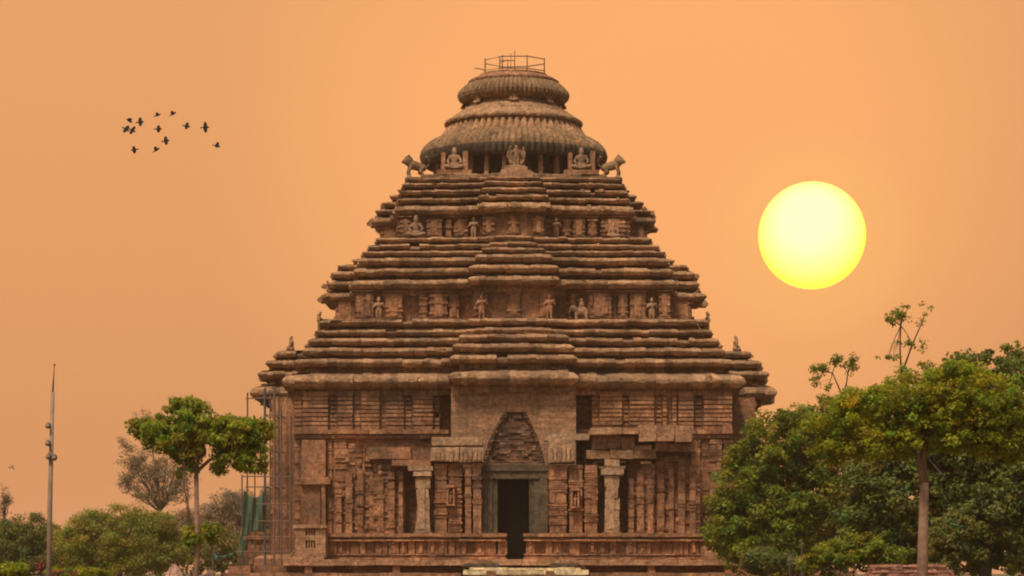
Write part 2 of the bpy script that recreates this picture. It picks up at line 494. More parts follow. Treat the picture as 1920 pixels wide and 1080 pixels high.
def panel_run(parent, half, z0, z1, xs, dp=.55):
    """pilasters standing on the front and the two flanks of a tier wall"""
    for k, (a, b) in enumerate(xs):
        mb = MB()
        carved_pilaster(mb, a, b, CY - half - dp, dp + .05, z0, z1, 3, random.uniform(.85, 1.15))
        if b - a > 1.2:       # shallow figures and niches on wide panels
            for _ in range(int((b - a) * 2)):
                x = random.uniform(a + .15, b - .15); zz = random.uniform(z0 + .4, z1 - .9)
                mb.box(x - .09, x + .09, CY - half - dp - .12, CY - half - dp + .05, zz, zz + random.uniform(.3, .7), random.uniform(.9, 1.4), .03)
        o = tb(mb, 'pilaster', M['wall'], parent)
        for rot in (90, -90):
            c = o.copy(); col.objects.link(c); c.parent = parent
            c.rotation_euler = (0, 0, R(rot))
s1 = (CY - 10.5) / F
panel_run(tier2, 9.95, 19.05, 21.1, [((a - 963) * s1, (b - 963) * s1) for a, b in ((681, 700), (722, 753), (787, 800), (806, 838), (843, 860), (1070, 1078), (1102, 1146), (1160, 1176), (1182, 1210), (1236, 1256))])
s2 = (CY - 7.9) / F
panel_run(tier3, 7.3, 24.9, 26.4, [((a - 963) * s2, (b - 963) * s2) for a, b in ((752, 768), (800, 828), (836, 846), (852, 876), (900, 912), (1022, 1032), (1056, 1070), (1075, 1096), (1104, 1118), (1128, 1172))])
# bay fronts of the tier walls
for half, cw, z0, z1, tier in ((12.2, 2.7, 19.0, 21.1, tier2), (9.1, 2.1, 24.9, 26.4, tier3)):
    for k in (0, 2, 4):
        a = -cw + (2 * cw) * (k + .12) / 5; b = -cw + (2 * cw) * (k + .88) / 5
        mb = MB(); carved_pilaster(mb, a, b, CY - half - .2, .3, z0, z1, 3, 1.05)
        o = tb(mb, 'pilaster', M['wall'], tier)
        for rot in (90, -90):
            c = o.copy(); col.objects.link(c); c.parent = tier; c.rotation_euler = (0, 0, R(rot))

# ---------------- statues
def remeshed(mb, name, mat, vox):
    o = mb.build(name, mat)
    md = o.modifiers.new('fuse', 'REMESH'); md.mode = 'VOXEL'; md.voxel_size = vox; md.use_smooth_shade = True
    me = bpy.data.meshes.new_from_object(o.evaluated_get(bpy.context.evaluated_depsgraph_get()))
    o.modifiers.clear(); o.data = me; me.name = name
    for a_ in list(me.attributes):
        if a_.name == 'tone': me.attributes.remove(a_)
    t_ = me.attributes.new('tone', 'FLOAT', 'FACE'); t_.data.foreach_set('value', [1.1] * len(me.polygons))
    if not me.materials: me.materials.append(mat)
    return o
def figure(kind):
    mb = MB()
    if kind == 'stand':
        for s_ in (-1, 1):
            mb.limb((s_ * .14, 0, .1), (s_ * .13, -.03, .48), .085, .105); mb.limb((s_ * .13, -.03, .48), (s_ * .11, 0, .86), .11, .15)
            mb.ball((s_ * .15, -.08, .07), (.08, .15, .07))
        mb.ball((.02, 0, .9), (.24, .17, .17)); mb.limb((.02, 0, .95), (0, 0, 1.28), .16, .21)
        mb.ball((-.13, -.08, 1.26), .11); mb.ball((.13, -.08, 1.26), .11)
        mb.limb((-.26, 0, 1.38), (-.40, -.05, 1.08), .09, .075); mb.limb((-.40, -.05, 1.08), (-.24, -.2, 1.2), .07, .06)
        mb.limb((.26, 0, 1.38), (.42, -.03, 1.12), .09, .075); mb.limb((.42, -.03, 1.12), (.34, -.15, 1.42), .07, .06)
        mb.limb((0, 0, 1.38), (0, -.02, 1.52), .09, .085); mb.ball((0, -.03, 1.62), (.14, .15, .17)); mb.ball((0, .02, 1.78), (.13, .13, .12)); mb.ball((0, -.18, 1.61), .035)
    elif kind == 'seat':
        mb.ball((0, 0, .3), (.46, .32, .28))
        for s_ in (-1, 1):
            mb.limb((s_ * .2, -.1, .28), (s_ * .55, -.32, .3), .17, .13); mb.limb((s_ * .55, -.32, .3), (s_ * .05, -.45, .18), .12, .08)
            mb.limb((s_ * .28, 0, .98), (s_ * .46, -.1, .62), .1, .085); mb.limb((s_ * .46, -.1, .62), (s_ * .3, -.35, .5), .08, .07)
        mb.limb((0, 0, .5), (0, 0, .92), .22, .25); mb.limb((0, 0, 1.0), (0, -.02, 1.12), .1, .1); mb.ball((0, -.04, 1.24), (.17, .18, .2)); mb.ball((0, .02, 1.45), (.15, .14, .14))
    elif kind == 'nimbus':
        for s_ in (-1, 1):
            mb.limb((s_ * .13, -.1, .1), (s_ * .11, -.1, .75), .1, .14); mb.limb((s_ * .24, -.1, 1.2), (s_ * .36, -.2, .9), .09, .07); mb.limb((s_ * .36, -.2, .9), (s_ * .3, -.3, 1.2), .07, .06)
        mb.limb((0, -.1, .8), (0, -.1, 1.2), .18, .22); mb.ball((0, -.12, 1.48), (.15, .16, .18))
        pts = [(.62 * math.cos(t), .06, .95 + .85 * math.sin(t)) for t in np.linspace(-1.0, math.pi + 1.0, 22)]
        mb.tube(pts, .1, 8)
        mb.box(-.5, .5, .05, .16, .2, 1.6)
        mb.box(-.7, .7, -.3, .25, -.05, .12)
    elif kind == 'lion':       # faces -x
        mb.limb((.55, 0, .75), (-.25, 0, .95), .30, .36); mb.ball((-.5, 0, 1.22), (.36, .34, .38)); mb.ball((-.78, 0, 1.16), (.2, .2, .17)); mb.ball((-.92, 0, 1.12), (.09, .13, .1))
        for s_ in (-1, 1):
            mb.limb((-.32, s_ * .2, .85), (-.5, s_ * .22, .4), .14, .1); mb.limb((-.5, s_ * .22, .4), (-.42, s_ * .22, .06), .1, .09); mb.ball((-.5, s_ * .22, .06), (.15, .1, .07))
            mb.limb((.5, s_ * .2, .7), (.35, s_ * .22, .42), .18, .12); mb.limb((.35, s_ * .22, .42), (.58, s_ * .22, .25), .1, .08); mb.limb((.58, s_ * .22, .25), (.5, s_ * .22, .05), .08, .08)
            mb.ball((-.5, s_ * .22, 1.55), (.1, .08, .12))
        mb.tube([(.75, 0, .8), (1.0, 0, .95), (1.02, 0, 1.3), (.85, 0, 1.5)], [.09, .07, .06, .1], 8); mb.ball((.84, 0, 1.52), .13)
        mb.box(-.7, .8, -.38, .38, -.25, .04)
    elif kind == 'beast':      # small elephant, head to -x
        mb.ball((.1, 0, .75), (.55, .34, .38)); mb.ball((-.5, 0, .95), (.28, .27, .3)); mb.tube([(-.7, 0, .95), (-.85, 0, .65), (-.8, 0, .3), (-.68, 0, .15)], [.14, .11, .08, .06], 8)
        for s_ in (-1, 1):
            mb.limb((-.3, s_ * .2, .6), (-.3, s_ * .2, .06), .14, .12); mb.limb((.45, s_ * .2, .6), (.45, s_ * .2, .06), .14, .12); mb.ball((-.42, s_ * .28, .95), (.18, .05, .24))
        mb.ball((.1, 0, 1.25), (.2, .2, .28)); mb.ball((.08, 0, 1.6), .14)
    return mb
protos = {}
def statue(kind, loc, scale=1.0, rz=0.0, parent=temple, name='statue', mat='figure', label=None):
    k = (kind, mat)
    if k in protos:
        o = protos[k].copy(); col.objects.link(o)
    else:
        o = remeshed(figure(kind), name, M[mat], .045); protos[k] = o
    o.parent = parent
    o.location = (loc[0], loc[1] - CY, loc[2]); o.scale = (scale,) * 3; o.rotation_euler = (0, 0, rz)
    if 'label' in o: del o['label']
    if label: o['label'] = label
    return o
yk = CY - 10.75
for px, kd, sz in ((710, 'stand', .88), (1088, 'beast', .9), (1222, 'stand', .86)):
    p = at(px, 597, yk); statue(kd, (p.x, yk, 18.98), sz, parent=tier2)
for px, kd in ((903, 'stand'), (1030, 'stand')):
    p = at(px, 597, CY - 12.75); statue(kd, (p.x, CY - 12.72, 18.98), .88, parent=tier2, mat='wall')
for sx in (-1, 1):
    statue('stand', (sx * 12.3, CY - 2.2, 19.0), .8, parent=tier2, mat='wall')
    statue('stand', (sx * 13.75, CY + .3, 19.0), .95, R(90 * sx), parent=tier1, mat='roof')
    statue('seat', (sx * 15.6, CY - 1.5, 17.7), .75, R(90 * sx), parent=tier1, mat='roof')
yk = CY - 8.15
for px, kd, sz in ((780, 'seat', 1.0), (888, 'stand', .78), (1043, 'stand', .76), (1150, 'seat', .7)):
    p = at(px, 440, yk); statue(kd, (p.x, yk, 24.86), sz, parent=tier3)

# ---------------- neck, bell, ribbed crown
neck = MB()
sweep(neck, stepped(6.3, [(4.6, 6.55), (1.6, 6.9)]), [(0, 29.05), (.05, 29.15), (.05, 29.42), (-.1, 29.5), (-6, 29.55)], .8, .03, .05)
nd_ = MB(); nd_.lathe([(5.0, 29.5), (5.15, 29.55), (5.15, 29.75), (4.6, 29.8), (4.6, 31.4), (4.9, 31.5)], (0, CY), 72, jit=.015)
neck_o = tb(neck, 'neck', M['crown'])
tb(nd_, 'neck_drum', M['shade_stone'], neck_o)  # shade behind the columns is put into the drum's dark colour
col_m = None
for k in range(28):
    t = 2 * math.pi * (k + .5) / 28
    if col_m is None:
        mb = MB()
        mb.box(-.2, .2, -.2, .2, 29.52, 29.72, 1.0); mb.box(-.14, .14, -.14, .14, 29.70, 31.3, 1.05); mb.box(-.2, .2, -.18, .18, 31.2, 31.45, .9)
        for z in (30.0, 30.55, 30.9): mb.box(-.17, .17, -.165, .165, z, z + .09, .9)
        o = mb.build('column', M['plain']); col_m = o
    else:
        o = col_m.copy(); col.objects.link(o)
    o.parent = neck_o; o.location = (5.55 * math.cos(t), 5.55 * math.sin(t), 0); o.rotation_euler = (0, 0, t + math.pi / 2)
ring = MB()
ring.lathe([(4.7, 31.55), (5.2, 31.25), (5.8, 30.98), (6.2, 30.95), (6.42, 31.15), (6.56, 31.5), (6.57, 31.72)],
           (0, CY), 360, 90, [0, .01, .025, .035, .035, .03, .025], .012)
tb(ring, 'bell_rim', M['shade_stone'])  # shaded underside of the rim painted in with the darker stone
bell = MB()
bell.lathe([(6.55, 31.72), (6.50, 31.95), (6.34, 32.2), (6.0, 32.52), (5.6, 32.76), (5.25, 32.92), (5.08, 33.0)], (0, CY), 360, 90, [.025, .03, .035, .04, .04, .045, .045], .012)
tb(bell, 'bell_shoulder', M['crown'])
bell = MB()
bell.lathe([(5.10, 32.95), (5.02, 33.08), (4.9, 33.26), (4.76, 33.48), (4.64, 33.7), (4.55, 33.95)], (0, CY), 360, 60, [.03, .06, .065, .065, .06, 0], .012, 1.15)
tb(bell, 'bell', M['roof'])
lid = MB()
lid.lathe([(4.4, 33.9), (4.75, 33.80), (4.86, 33.84), (4.9, 33.96), (4.86, 34.08), (4.62, 34.2), (4.55, 34.22), (4.1, 34.55), (3.95, 34.60), (3.92, 34.68), (3.5, 34.98), (3.2, 35.18), (3.05, 35.45)], (0, CY), 160, 0, 0, .018, 1.1)
tb(lid, 'bell_lid', M['roof'])
drum = MB()
drum.lathe([(3.1, 35.0), (3.12, 35.5), (2.9, 35.6)], (0, CY), 96, 24, .03, .008)
tb(drum, 'drum', M['wall'])
am = MB()
am.lathe([(2.6, 35.35), (3.1, 35.32), (3.55, 35.45), (3.82, 35.7), (3.9, 35.95), (3.82, 36.2), (3.6, 36.45), (3.36, 36.66), (3.1, 36.8), (2.9, 36.84)],
         (0, CY), 360, 72, [0, .015, .04, .05, .055, .055, .05, .045, .03, 0], .01)
tb(am, 'ribbed_crown', M['crown'])
cap = MB()
cap.lathe([(3.0, 36.78), (3.2, 36.8), (3.22, 36.92), (2.95, 37.12), (2.6, 37.25), (2.38, 37.3), (2.4, 37.42), (2.1, 37.46), (.01, 37.5)], (0, CY), 96, 0, 0, .012)
tb(cap, 'crown_cap', M['wall'])
# small stone figures between amalaka and lid
for k in range(8):
    t = -math.pi / 2 + k * math.pi / 4
    statue('seat', (3.5 * math.cos(t), CY + 3.5 * math.sin(t), 35.0), .5, t + math.pi / 2, neck_o, mat='roof')
statue('nimbus', (.18, CY - 6.45, 29.95), .92, parent=neck_o, label='pale standing figure framed by a horseshoe halo')
ped = MB()
ped.box(-.85, 1.2, CY - 7.0, CY - 5.2, 29.5, 29.72, 1.1, .02); ped.box(-.6, .95, CY - 6.9, CY - 5.2, 29.72, 29.95, 1.2, .02); ped.box(-1.0, 1.35, CY - 7.4, CY - 5.2, 29.0, 29.5, 1.1, .02)
tb(ped, 'pedestal', M['plain'], neck_o)
for px, sc_ in ((852, 1.05), (1090, 1.05)):
    p = at(px, 325, CY - 5.9)
    statue('seat', (p.x, CY - 5.9, 29.75), sc_, parent=neck_o, label=None)
    b_ = MB(); b_.box(p.x - 1.2, p.x + 1.2, CY - 6.4, CY - 5.2, 29.5, 29.78, 1.1, .03); b_.box(p.x - .9, p.x - .6, CY - 6.2, CY - 5.2, 29.78, 31.0, 1.2, .03); b_.box(p.x + .6, p.x + .95, CY - 6.2, CY - 5.2, 29.78, 31.1, 1.2, .03)
    tb(b_, 'pedestal', M['wall'], neck_o)
for sx in (-1, 1):
    for sy in (-1, 1):
        ang = 0 if sx < 0 else math.pi
        statue('lion', (sx * 6.75, CY + sy * 5.9, 29.3), .95, ang + (.25 if sx * sy > 0 else -.25), neck_o, 'lion_statue', 'crown')

# ---------------- main walls
YF = CY - 14.1                 # plane of the front wall
wall = MB()
sweep(wall, stepped(12.9, [(4.0, 16.7)]), [(0, 2.5), (0, 14.5), (-1.2, 14.6)], 1.2, .02, .0)
# (the bay front and the passage behind the door are built separately, so cut nothing here: the door stands in a porch)
wall_o = tb(wall, 'wall', M['wall'])
sw = YF / F
X = lambda px, Y=YF: (px - 963) * Y / F
Z = lambda py, Y=YF: EYE + (1075 - py) * Y / F
# upper wall: banded mouldings over vertical offsets
random.seed(21)
def banded(mb, x0, x1, yf, dp, z0, z1, pitch=.34):
    z = z0
    mb.box(x0 + .03, x1 - .03, yf + .10, yf + dp, z0 - .05, z1 + .05, .8)
    while z < z1 - .1:
        h = pitch * random.uniform(.6, .8)
        x = x0
        while x < x1 - .05:
            x2 = min(x1, x + random.uniform(.5, 1.3))
            if x1 - x2 < .3: x2 = x1
            if random.random() > .02:
                mb.box(x + .004, x2 - .004, yf + random.uniform(-.03, .03), yf + dp, z, z + h, random.uniform(.75, 1.25), .012)
            x = x2
        z += pitch * random.uniform(.9, 1.12)
up_strips = [(552, 566, .15), (568, 616, .35), (619, 632, .1), (634, 662, .42), (665, 676, .12), (678, 712, .4), (715, 722, .05), (724, 758, .36), (760, 772, .1), (774, 812, .4), (815, 824, .1),
             (1110, 1122, .12), (1124, 1166, .38), (1169, 1178, .1), (1180, 1226, .42), (1230, 1240, .1), (1242, 1250, .3), (1253, 1258, .08), (1260, 1268, .35), (1271, 1300, .4), (1303, 1316, .1), (1319, 1372, .35)]
for a, b in ((552, 825), (1110, 1372)):
    mb = MB(); mb.box(X(a), X(b), YF - .1, YF + .62, 4.5, 14.3, .85); tb(mb, 'backing_wall', M['wall'], wall_o)
for a, b, pr in up_strips:
    mb = MB()
    banded(mb, X(a), X(b), YF - .1 - pr, .7 + pr, 11.6, 13.75, .27)
    banded(mb, X(a), X(b), YF - .1 - pr * .8, .7 + pr, 13.78, 14.3, .42) if pr > .3 else None
    tb(mb, 'moulded_pilaster', M['wall'], wall_o)
for a, b in ((552, 842), (1085, 1374)):      # string course between the two storeys
    x = X(a); sc_ = MB()
    while x < X(b) - .1:
        x2 = min(X(b), x + random.uniform(.6, 1.4))
        pr = random.uniform(.55, .75)
        sc_.box(x, x2 - .01, YF - pr, YF + .7, 11.30, 11.58, random.uniform(.8, 1.3), .012)
        sc_.box(x, x2 - .01, YF - pr + .2, YF + .7, 11.02, 11.26, random.uniform(.7, 1.1), .012)
        x = x2
    tb(sc_, 'string_course', M['wall'], wall_o)
low = [(553, 562, .15), (567, 612, .6), (616, 623, .2), (628, 650, .42), (653, 662, .15), (1300, 1312, .3), (1318, 1326, .1), (1330, 1352, .55), (1356, 1372, .35)]
for a, b, pr in low:
    mb = MB()
    if b - a > 40:          # plain recessed slab with a bracket half way
        mb.box(X(a), X(b), YF - pr, YF + .7, 8.5, 10.9, 1.15, .02)
        mb.box(X(a) - .1, X(b) + .35, YF - pr - .18, YF + .1, 8.0, 8.35, 1.1, .02); mb.box(X(a) - .05, X(b) + .2, YF - pr - .08, YF + .1, 8.35, 8.5, 1.2, .02)
        mb.box(X(a) + .1, X(b) - .35, YF - pr + .15, YF + .7, 5.3, 8.0, .95, .02); mb.box(X(b) - .3, X(b) - .02, YF - pr - .05, YF + .1, 5.3, 8.0, 1.2, .02)
        mb.box(X(a) - .05, X(b), YF - pr - .05, YF + .1, 4.6, 5.3, 1.0, .02)
    else:
        layered(mb, X(a), X(b), YF - pr, pr + .7, 4.5, 10.95)
    tb(mb, 'pilaster', M['wall'], wall_o)
# flank pilasters of the side bays seen past the front corners
for sx in (-1, 1):
    for k in range(7):
        y0 = CY - 3.9 + k * 1.14; mb = MB()
        mb.box(sx * 16.62 - .1, sx * 16.62 + .1, y0 + .1, y0 + .75, 2.6, 14.2, .8)
        z = 2.6
        while z < 14.2:
            h = random.uniform(.2, .5)
            mb.box(sx * 16.62 - .2, sx * 16.62 + .2, y0, y0 + .85, z, z + h, None, .03); z += h + random.uniform(.04, .12)
        tb(mb, 'pilaster', M['wall'], wall_o)

# bay wall: plain repaired masonry with a corbelled gable over the door
YB = CY - 16.75
bay = MB()
random.seed(5)
XB = lambda px: X(px, YB)
# corbel profile: half widths shrink upward (x left, x right) by rows
rows = 13
zc0, zc1 = Z(872, YB), Z(774, YB)
def rowbox(z0, z1, xl, xr):
    x = xl
    while x < xr - .02:
        x2 = min(xr, x + random.uniform(.6, 1.3))
        if xr - x2 < .25: x2 = xr
        bay.box(x, x2 - .006, YB - .28 + random.uniform(-.012, .012), YB + .05, z0 + .004, z1 - .004, random.uniform(.88, 1.12)); x = x2
z = 8.4
corb = []
nrow = int((14.3 - 8.4) / .19)
for k in range(nrow):
    z0, z1 = 8.4 + k * .19, 8.4 + (k + 1) * .19
    zm = (z0 + z1) / 2
    if zm < zc1:
        t = min(1, max(0, (zm - zc0) / (zc1 - zc0)))
        xl = XB(905) + (XB(945) - XB(905)) * t ** 1.5; xr = XB(1021) + (XB(986) - XB(1021)) * t ** 1.5
        rowbox(z0, z1, -4.02, xl); rowbox(z0, z1, xr, 4.02)
        corb.append((z0, z1, xl, xr))
    else:
        rowbox(z0, z1, -4.02, 4.02)
bay_o = tb(bay, 'bay_wall', M['plain'])
inf = MB()
for z0, z1, xl, xr in corb:
    x = xl - .02
    while x < xr:
        x2 = min(xr + .02, x + random.uniform(.25, .8))
        inf.box(x, x2, YB + random.uniform(-.16, .02), YB + .2, z0, z1 - .015, random.uniform(.5, 1.3), .02); x = x2
    for s_, xe in ((1, xl), (-1, xr)):   # rough edge stones of the gable
        d = random.uniform(.12, .32)
        inf.box(min(xe, xe + s_ * d), max(xe, xe + s_ * d), YB - .30 + random.uniform(-.06, .04), YB, z0, z1 - .02, random.uniform(.45, .9), .03)
tb(inf, 'gable_infill', M['rubble'], bay_o, label='dark rough stone filling the corbelled gable over the door')

# door
YD = 167.2
XD = lambda px: X(px, YD)
ZD = lambda py: Z(py, YD)
door = MB()
for a, b, pr in ((905, 914, 0), (914, 924, .12), (924, 933, .24), (992, 1001, .24), (1001, 1012, .12), (1012, 1027, 0)):
    door.box(XD(a), XD(b) - .01, YD + pr, YD + 1.2, 3.0, ZD(898), random.uniform(.9, 1.1), .01)
door.box(XD(905), XD(1027), YD + .02, YD + 1.2, ZD(898) + .004, ZD(884), 1.0, .01)
door.box(XD(900), XD(1030), YD - .12, YD + 1.2, ZD(883), ZD(874), .85, .01)
door.box(XD(908), XD(1022), YD - .02, YD + 1.2, ZD(873), ZD(868), 1.05, .01)
for k in range(9):
    xx = XD(915) + (XD(1012) - XD(915)) * k / 8
    door.box(xx - .08, xx + .08, YD - .01, YD + .3, ZD(896), ZD(886), 1.05, .015)
door_o = tb(door, 'door_frame', M['chlorite'], label='grey green stone door frame')
pas = MB()     # dark passage behind the door: back, sides, floor and roof, in front of the wall proper
for bx in ((XD(928), XD(933), YD + 1.0, YD + 2.9, 2.6, ZD(893)), (XD(992), XD(997), YD + 1.0, YD + 2.9, 2.6, ZD(893)), (XD(928), XD(997), YD + 2.88, YD + 2.98, 2.6, ZD(893)), (XD(928), XD(997), YD + .6, YD + 2.9, ZD(894), ZD(890)), (XD(928), XD(997), YD + .0, YD + 2.9, 2.6, 2.9)):
    pas.box(*bx, 1.0)
pas_o = tb(pas, 'doorway', M['dark'], door_o, label='black doorway opening')
sill = MB()
for a, b in ((926, 948), (984, 1000)):
    sill.box(XD(a), XD(b), 163.1, YD + .4, 2.9, Z(1003, 165), None, .015)
sill.box(XD(936), XD(990), YD + 1.4, YD + 1.5, 2.9, ZD(905), .7)
tb(sill, 'passage_shade', M['dark'], door_o)  # blackened blocks and back sheet paint in the shade of the gap

# porch ruins either side of the door
YP = 166.8
XP = lambda px: X(px, YP)
ZP = lambda py: Z(py, YP)
random.seed(11)
def porch_pil(a, b, pr, z1, bands=10, mat='wall', z0=4.5):
    mb = MB(); layered(mb, XP(a), XP(b), YP - pr, 2.6 + pr, z0, z1); return tb(mb, 'pilaster', M[mat])
for a, b, pr in ((815, 838, .3), (842, 866, .25), (872, 884, .45), (887, 903, .4), (1030, 1062, .45), (1067, 1092, .25), (1096, 1120, .3)):
    porch_pil(a, b, pr, ZP(868) if a < 1000 else ZP(872))
def lintel(name, boxes, mat='pale', label=None):
    mb = MB()
    for a, b, yt, yb, y0, y1, tn in boxes:
        mb.box(XP(a), XP(b), y0, y1, ZP(yb), ZP(yt), tn, .03)
    return mb
mb = lintel('l', [(808, 862, 839, 866, YP - .7, YP + 2, 1.0), (864, 906, 839, 867, YP - .66, YP + 2, 1.05), (810, 905, 821, 835, YP - .6, YP + 2.2, 1.05), (815, 903, 835, 839, YP - .4, YP + 2, .7)])
for k in range(11):       # carved figures along the lintel
    x = XP(812 + k * 8.6)
    mb.box(x, x + .16, YP - .82, YP - .6, ZP(864), ZP(842) - random.uniform(0, .15), random.uniform(.75, 1.2), .03)
tb(mb, 'lintel', M['pale'], label='pale carved lintel left of the door')
mb = lintel('l', [(1028, 1078, 826, 868, YP - .7, YP + 2, 1.0), (1020, 1104, 814, 826, YP - .6, YP + 2, 1.05)])
for k in range(6):
    x = XP(1031 + k * 8)
    mb.box(x, x + .16, YP - .82, YP - .6, ZP(866), ZP(838) - random.uniform(0, .15), random.uniform(.75, 1.2), .03)
tb(mb, 'lintel', M['pale'], label='pale carved lintel right of the door')
for bx in ((735, 808, 862, 874, YP - .3, YP + 2.5, 1.05), (690, 770, 838, 860, YP + .2, YP + 3, 1.0)):
    tb(lintel('l', [bx]), 'lintel', M['wall'])
def pillar(a, b, y0, y1, caps, rec):
    mb = MB()
    zz = ZP(y1); n_ = 5
    for k in range(n_):
        z2 = zz + (ZP(y0) - ZP(y1)) / n_
        mb.box(XP(a) + random.uniform(-.03, .06), XP(b) - random.uniform(-.03, .10), YP - .9 + random.uniform(-.03, .05), YP - .1, zz, z2 - .006, random.uniform(.95, 1.2), .035); zz = z2
    mb.box(XP(a) + .12, XP(b) - .3, YP - .96, YP - .5, ZP(y1) + .2, ZP(y0) - .2, 1.15, .03)
    p = tb(mb, 'pillar', M['pale'])
    c = MB()
    for ca, cb, ya, yb, tn in caps: c.box(XP(ca), XP(cb), YP - 1.05, YP + .3, ZP(yb), ZP(ya), tn, .03)
    tb(c, 'capital', M['pale'], p)
    pb_ = MB(); pb_.box(XP(a - 4), XP(b + 4), YP - 1.0, YP, ZP(1003), ZP(998), .9, .03); tb(pb_, 'pillar_base', M['pale'], p)
    bk = MB(); bk.box(XP(rec[0]), XP(rec[1]), YP + 1.6, YP + 2.2, 4.5, ZP(865), .7); tb(bk, 'recess_wall', M['wall'], p)
pillar(781, 807, 895, 999, [(766, 812, 874, 884, .9), (776, 810, 885, 894, 1.1)], (756, 815))
pillar(1133, 1160, 893, 999, [(1126, 1168, 880, 891, 1.0), (1133, 1161, 862, 874, 1.25), (1122, 1172, 875, 879, .7)], (1120, 1178))
# broken carved wall masses: many stones with an uneven top line
def ruin(a, b, yp, tops, dp, z0=4.5):
    mb = MB()
    x = X(a, yp); xb = X(b, yp); xa = x
    top = lambda xx: (lambda t: Z(tops[min(int(t), len(tops) - 2)] + (tops[min(int(t), len(tops) - 2) + 1] - tops[min(int(t), len(tops) - 2)]) * (t - min(int(t), len(tops) - 2)), yp))((xx - xa) / (xb - xa) * (len(tops) - 1))
    mb.box(xa + .05, xb - .05, yp + .02, yp + dp, z0, Z(max(tops) + 4, yp), .8)
    while x < xb - .05:
        w_ = random.choice((.18, .3, .45, .6, .85)); x2 = min(xb, x + w_)
        if xb - x2 < .15: x2 = xb
        zt = top((x + x2) / 2) + random.uniform(-.12, .12)
        pr = random.choice((.04, .08, .14, .2, .26)); z = z0
        while z < zt:
            h = random.choice((.08, .1, .12, .15, .2, .42)) if w_ > .25 else random.uniform(.3, .9)
            h = min(h, zt - z + .02)
            if random.random() > .04:
                d = pr + random.uniform(-.05, .09) - (random.uniform(0, .25) if z > zt - .8 else 0)
                mb.box(x + .01, x2 - .01, yp - d, yp + dp, z + .01, z + h - random.uniform(.01, .03), random.uniform(.65, 1.35), .018)
            z += h
        x = x2
    n = int((xb - xa) / .9)          # a few broken figures and bosses standing out of the carving
    for k in range(n * 3):
        xx = random.uniform(xa + .2, xb - .2); zz = random.uniform(z0 + .3, top(xx) - .6)
        mb.ball((xx, yp - .22, zz), (random.uniform(.08, .2), .2, random.uniform(.1, .28)), 7, random.uniform(.8, 1.3))
    return mb
tb(ruin(628, 700, 168.3, (868, 838, 832, 836, 846, 842), 4.6), 'ruined_wall', M['wall'])
tb(ruin(700, 760, 167.6, (842, 844, 850, 856), 5.2), 'ruined_wall', M['wall'])
tb(ruin(1176, 1228, 167.4, (862, 868, 866), 5.4), 'ruined_wall', M['wall'])
tb(ruin(1228, 1312, 167.9, (834, 840, 836, 842, 850), 5.0), 'ruined_wall', M['wall'])
mb = MB()          # leftover roof slabs of the right hand porch
for a, b, yt, yb, tn in ((1106, 1196, 803, 816, 1.15), (1196, 1297, 799, 829, 1.1), (1112, 1190, 817, 842, .8), (1228, 1304, 830, 846, .85), (1100, 1230, 843, 860, .8)):
    yy = YP - random.uniform(.8, 1.2) + (.7 if tn < 1 else 0)
    n = 3
    for k in range(n):
        mb.box(XP(a + (b - a) * k / n), XP(a + (b - a) * (k + 1) / n) - .02, yy + random.uniform(-.08, .08), YP + 4, ZP(yb), ZP(yt) + random.uniform(-.06, .05), tn * random.uniform(.9, 1.1), .04)
tb(mb, 'roof_slab', M['plain'], label='broken roof slab left over the right porch')

# slim carved uprights that give the ruined porch walls their rhythm
random.seed(17)
for px, w_, top, yy in ((636, 11, 905, 168.3), (655, 13, 880, 168.3), (676, 12, 872, 168.3), (697, 9, 876, 168.3), (714, 12, 884, 167.6), (734, 14, 880, 167.6), (752, 9, 882, 167.6),
                        (1183, 10, 884, 167.4), (1200, 13, 878, 167.4), (1219, 11, 880, 167.4), (1238, 14, 876, 167.9), (1258, 10, 872, 167.9), (1277, 14, 874, 167.9), (1298, 12, 870, 167.9)):
    mb = MB()
    layered(mb, X(px - w_ / 2, yy), X(px + w_ / 2, yy), yy - random.uniform(.36, .5), .6, 4.5, Z(top + random.uniform(0, 14), yy), .06, .14, .05, .9)
    tb(mb, 'pilaster', M['wall'])
# framed niches with worn figures in the porch walls
for px, py, w_, h_, yy in ((845, 930, 12, 30, 166.4), (1078, 935, 12, 30, 166.4)):
    x0, x1, z0, z1 = X(px - w_ / 2, yy), X(px + w_ / 2, yy), Z(py + h_ / 2, yy), Z(py - h_ / 2, yy); yf = yy - .32
    mb = MB()
    mb.box(x0 - .1, x1 + .1, yf - .06, yy + .2, z1, z1 + .10, 1.05, .02); mb.box(x0 - .04, x1 + .04, yf - .04, yy + .2, z1 + .105, z1 + .18, 1.0, .02)
    mb.box(x0 - .08, x1 + .08, yf - .08, yy + .2, z0 - .10, z0, 1.05, .02)
    mb.box(x0 - .05, x0 + .05, yf, yy + .2, z0 - .01, z1 + .01, 1.0, .015); mb.box(x1 - .05, x1 + .05, yf, yy + .2, z0 - .01, z1 + .01, 1.1, .015)
    xm = (x0 + x1) / 2; hz = (z1 - z0)
    fr = tb(mb, 'niche', M['wall'])
    mb = MB(); mb.ball((xm, yy - .1, z0 + hz * .32), (min(.16, (x1 - x0) * .2), .14, hz * .30), 8, 1.2); mb.ball((xm + .03, yy - .12, z0 + hz * .72), (.09, .09, .11), 8, 1.3); mb.tube([(xm - .2, yy - .14, z0 + hz * .35), (xm, yy - .14, z0 + hz * .55), (xm + .2, yy - .14, z0 + hz * .4)], .055, 6)
    tb(mb, 'carved_figure', M['wall'], fr)

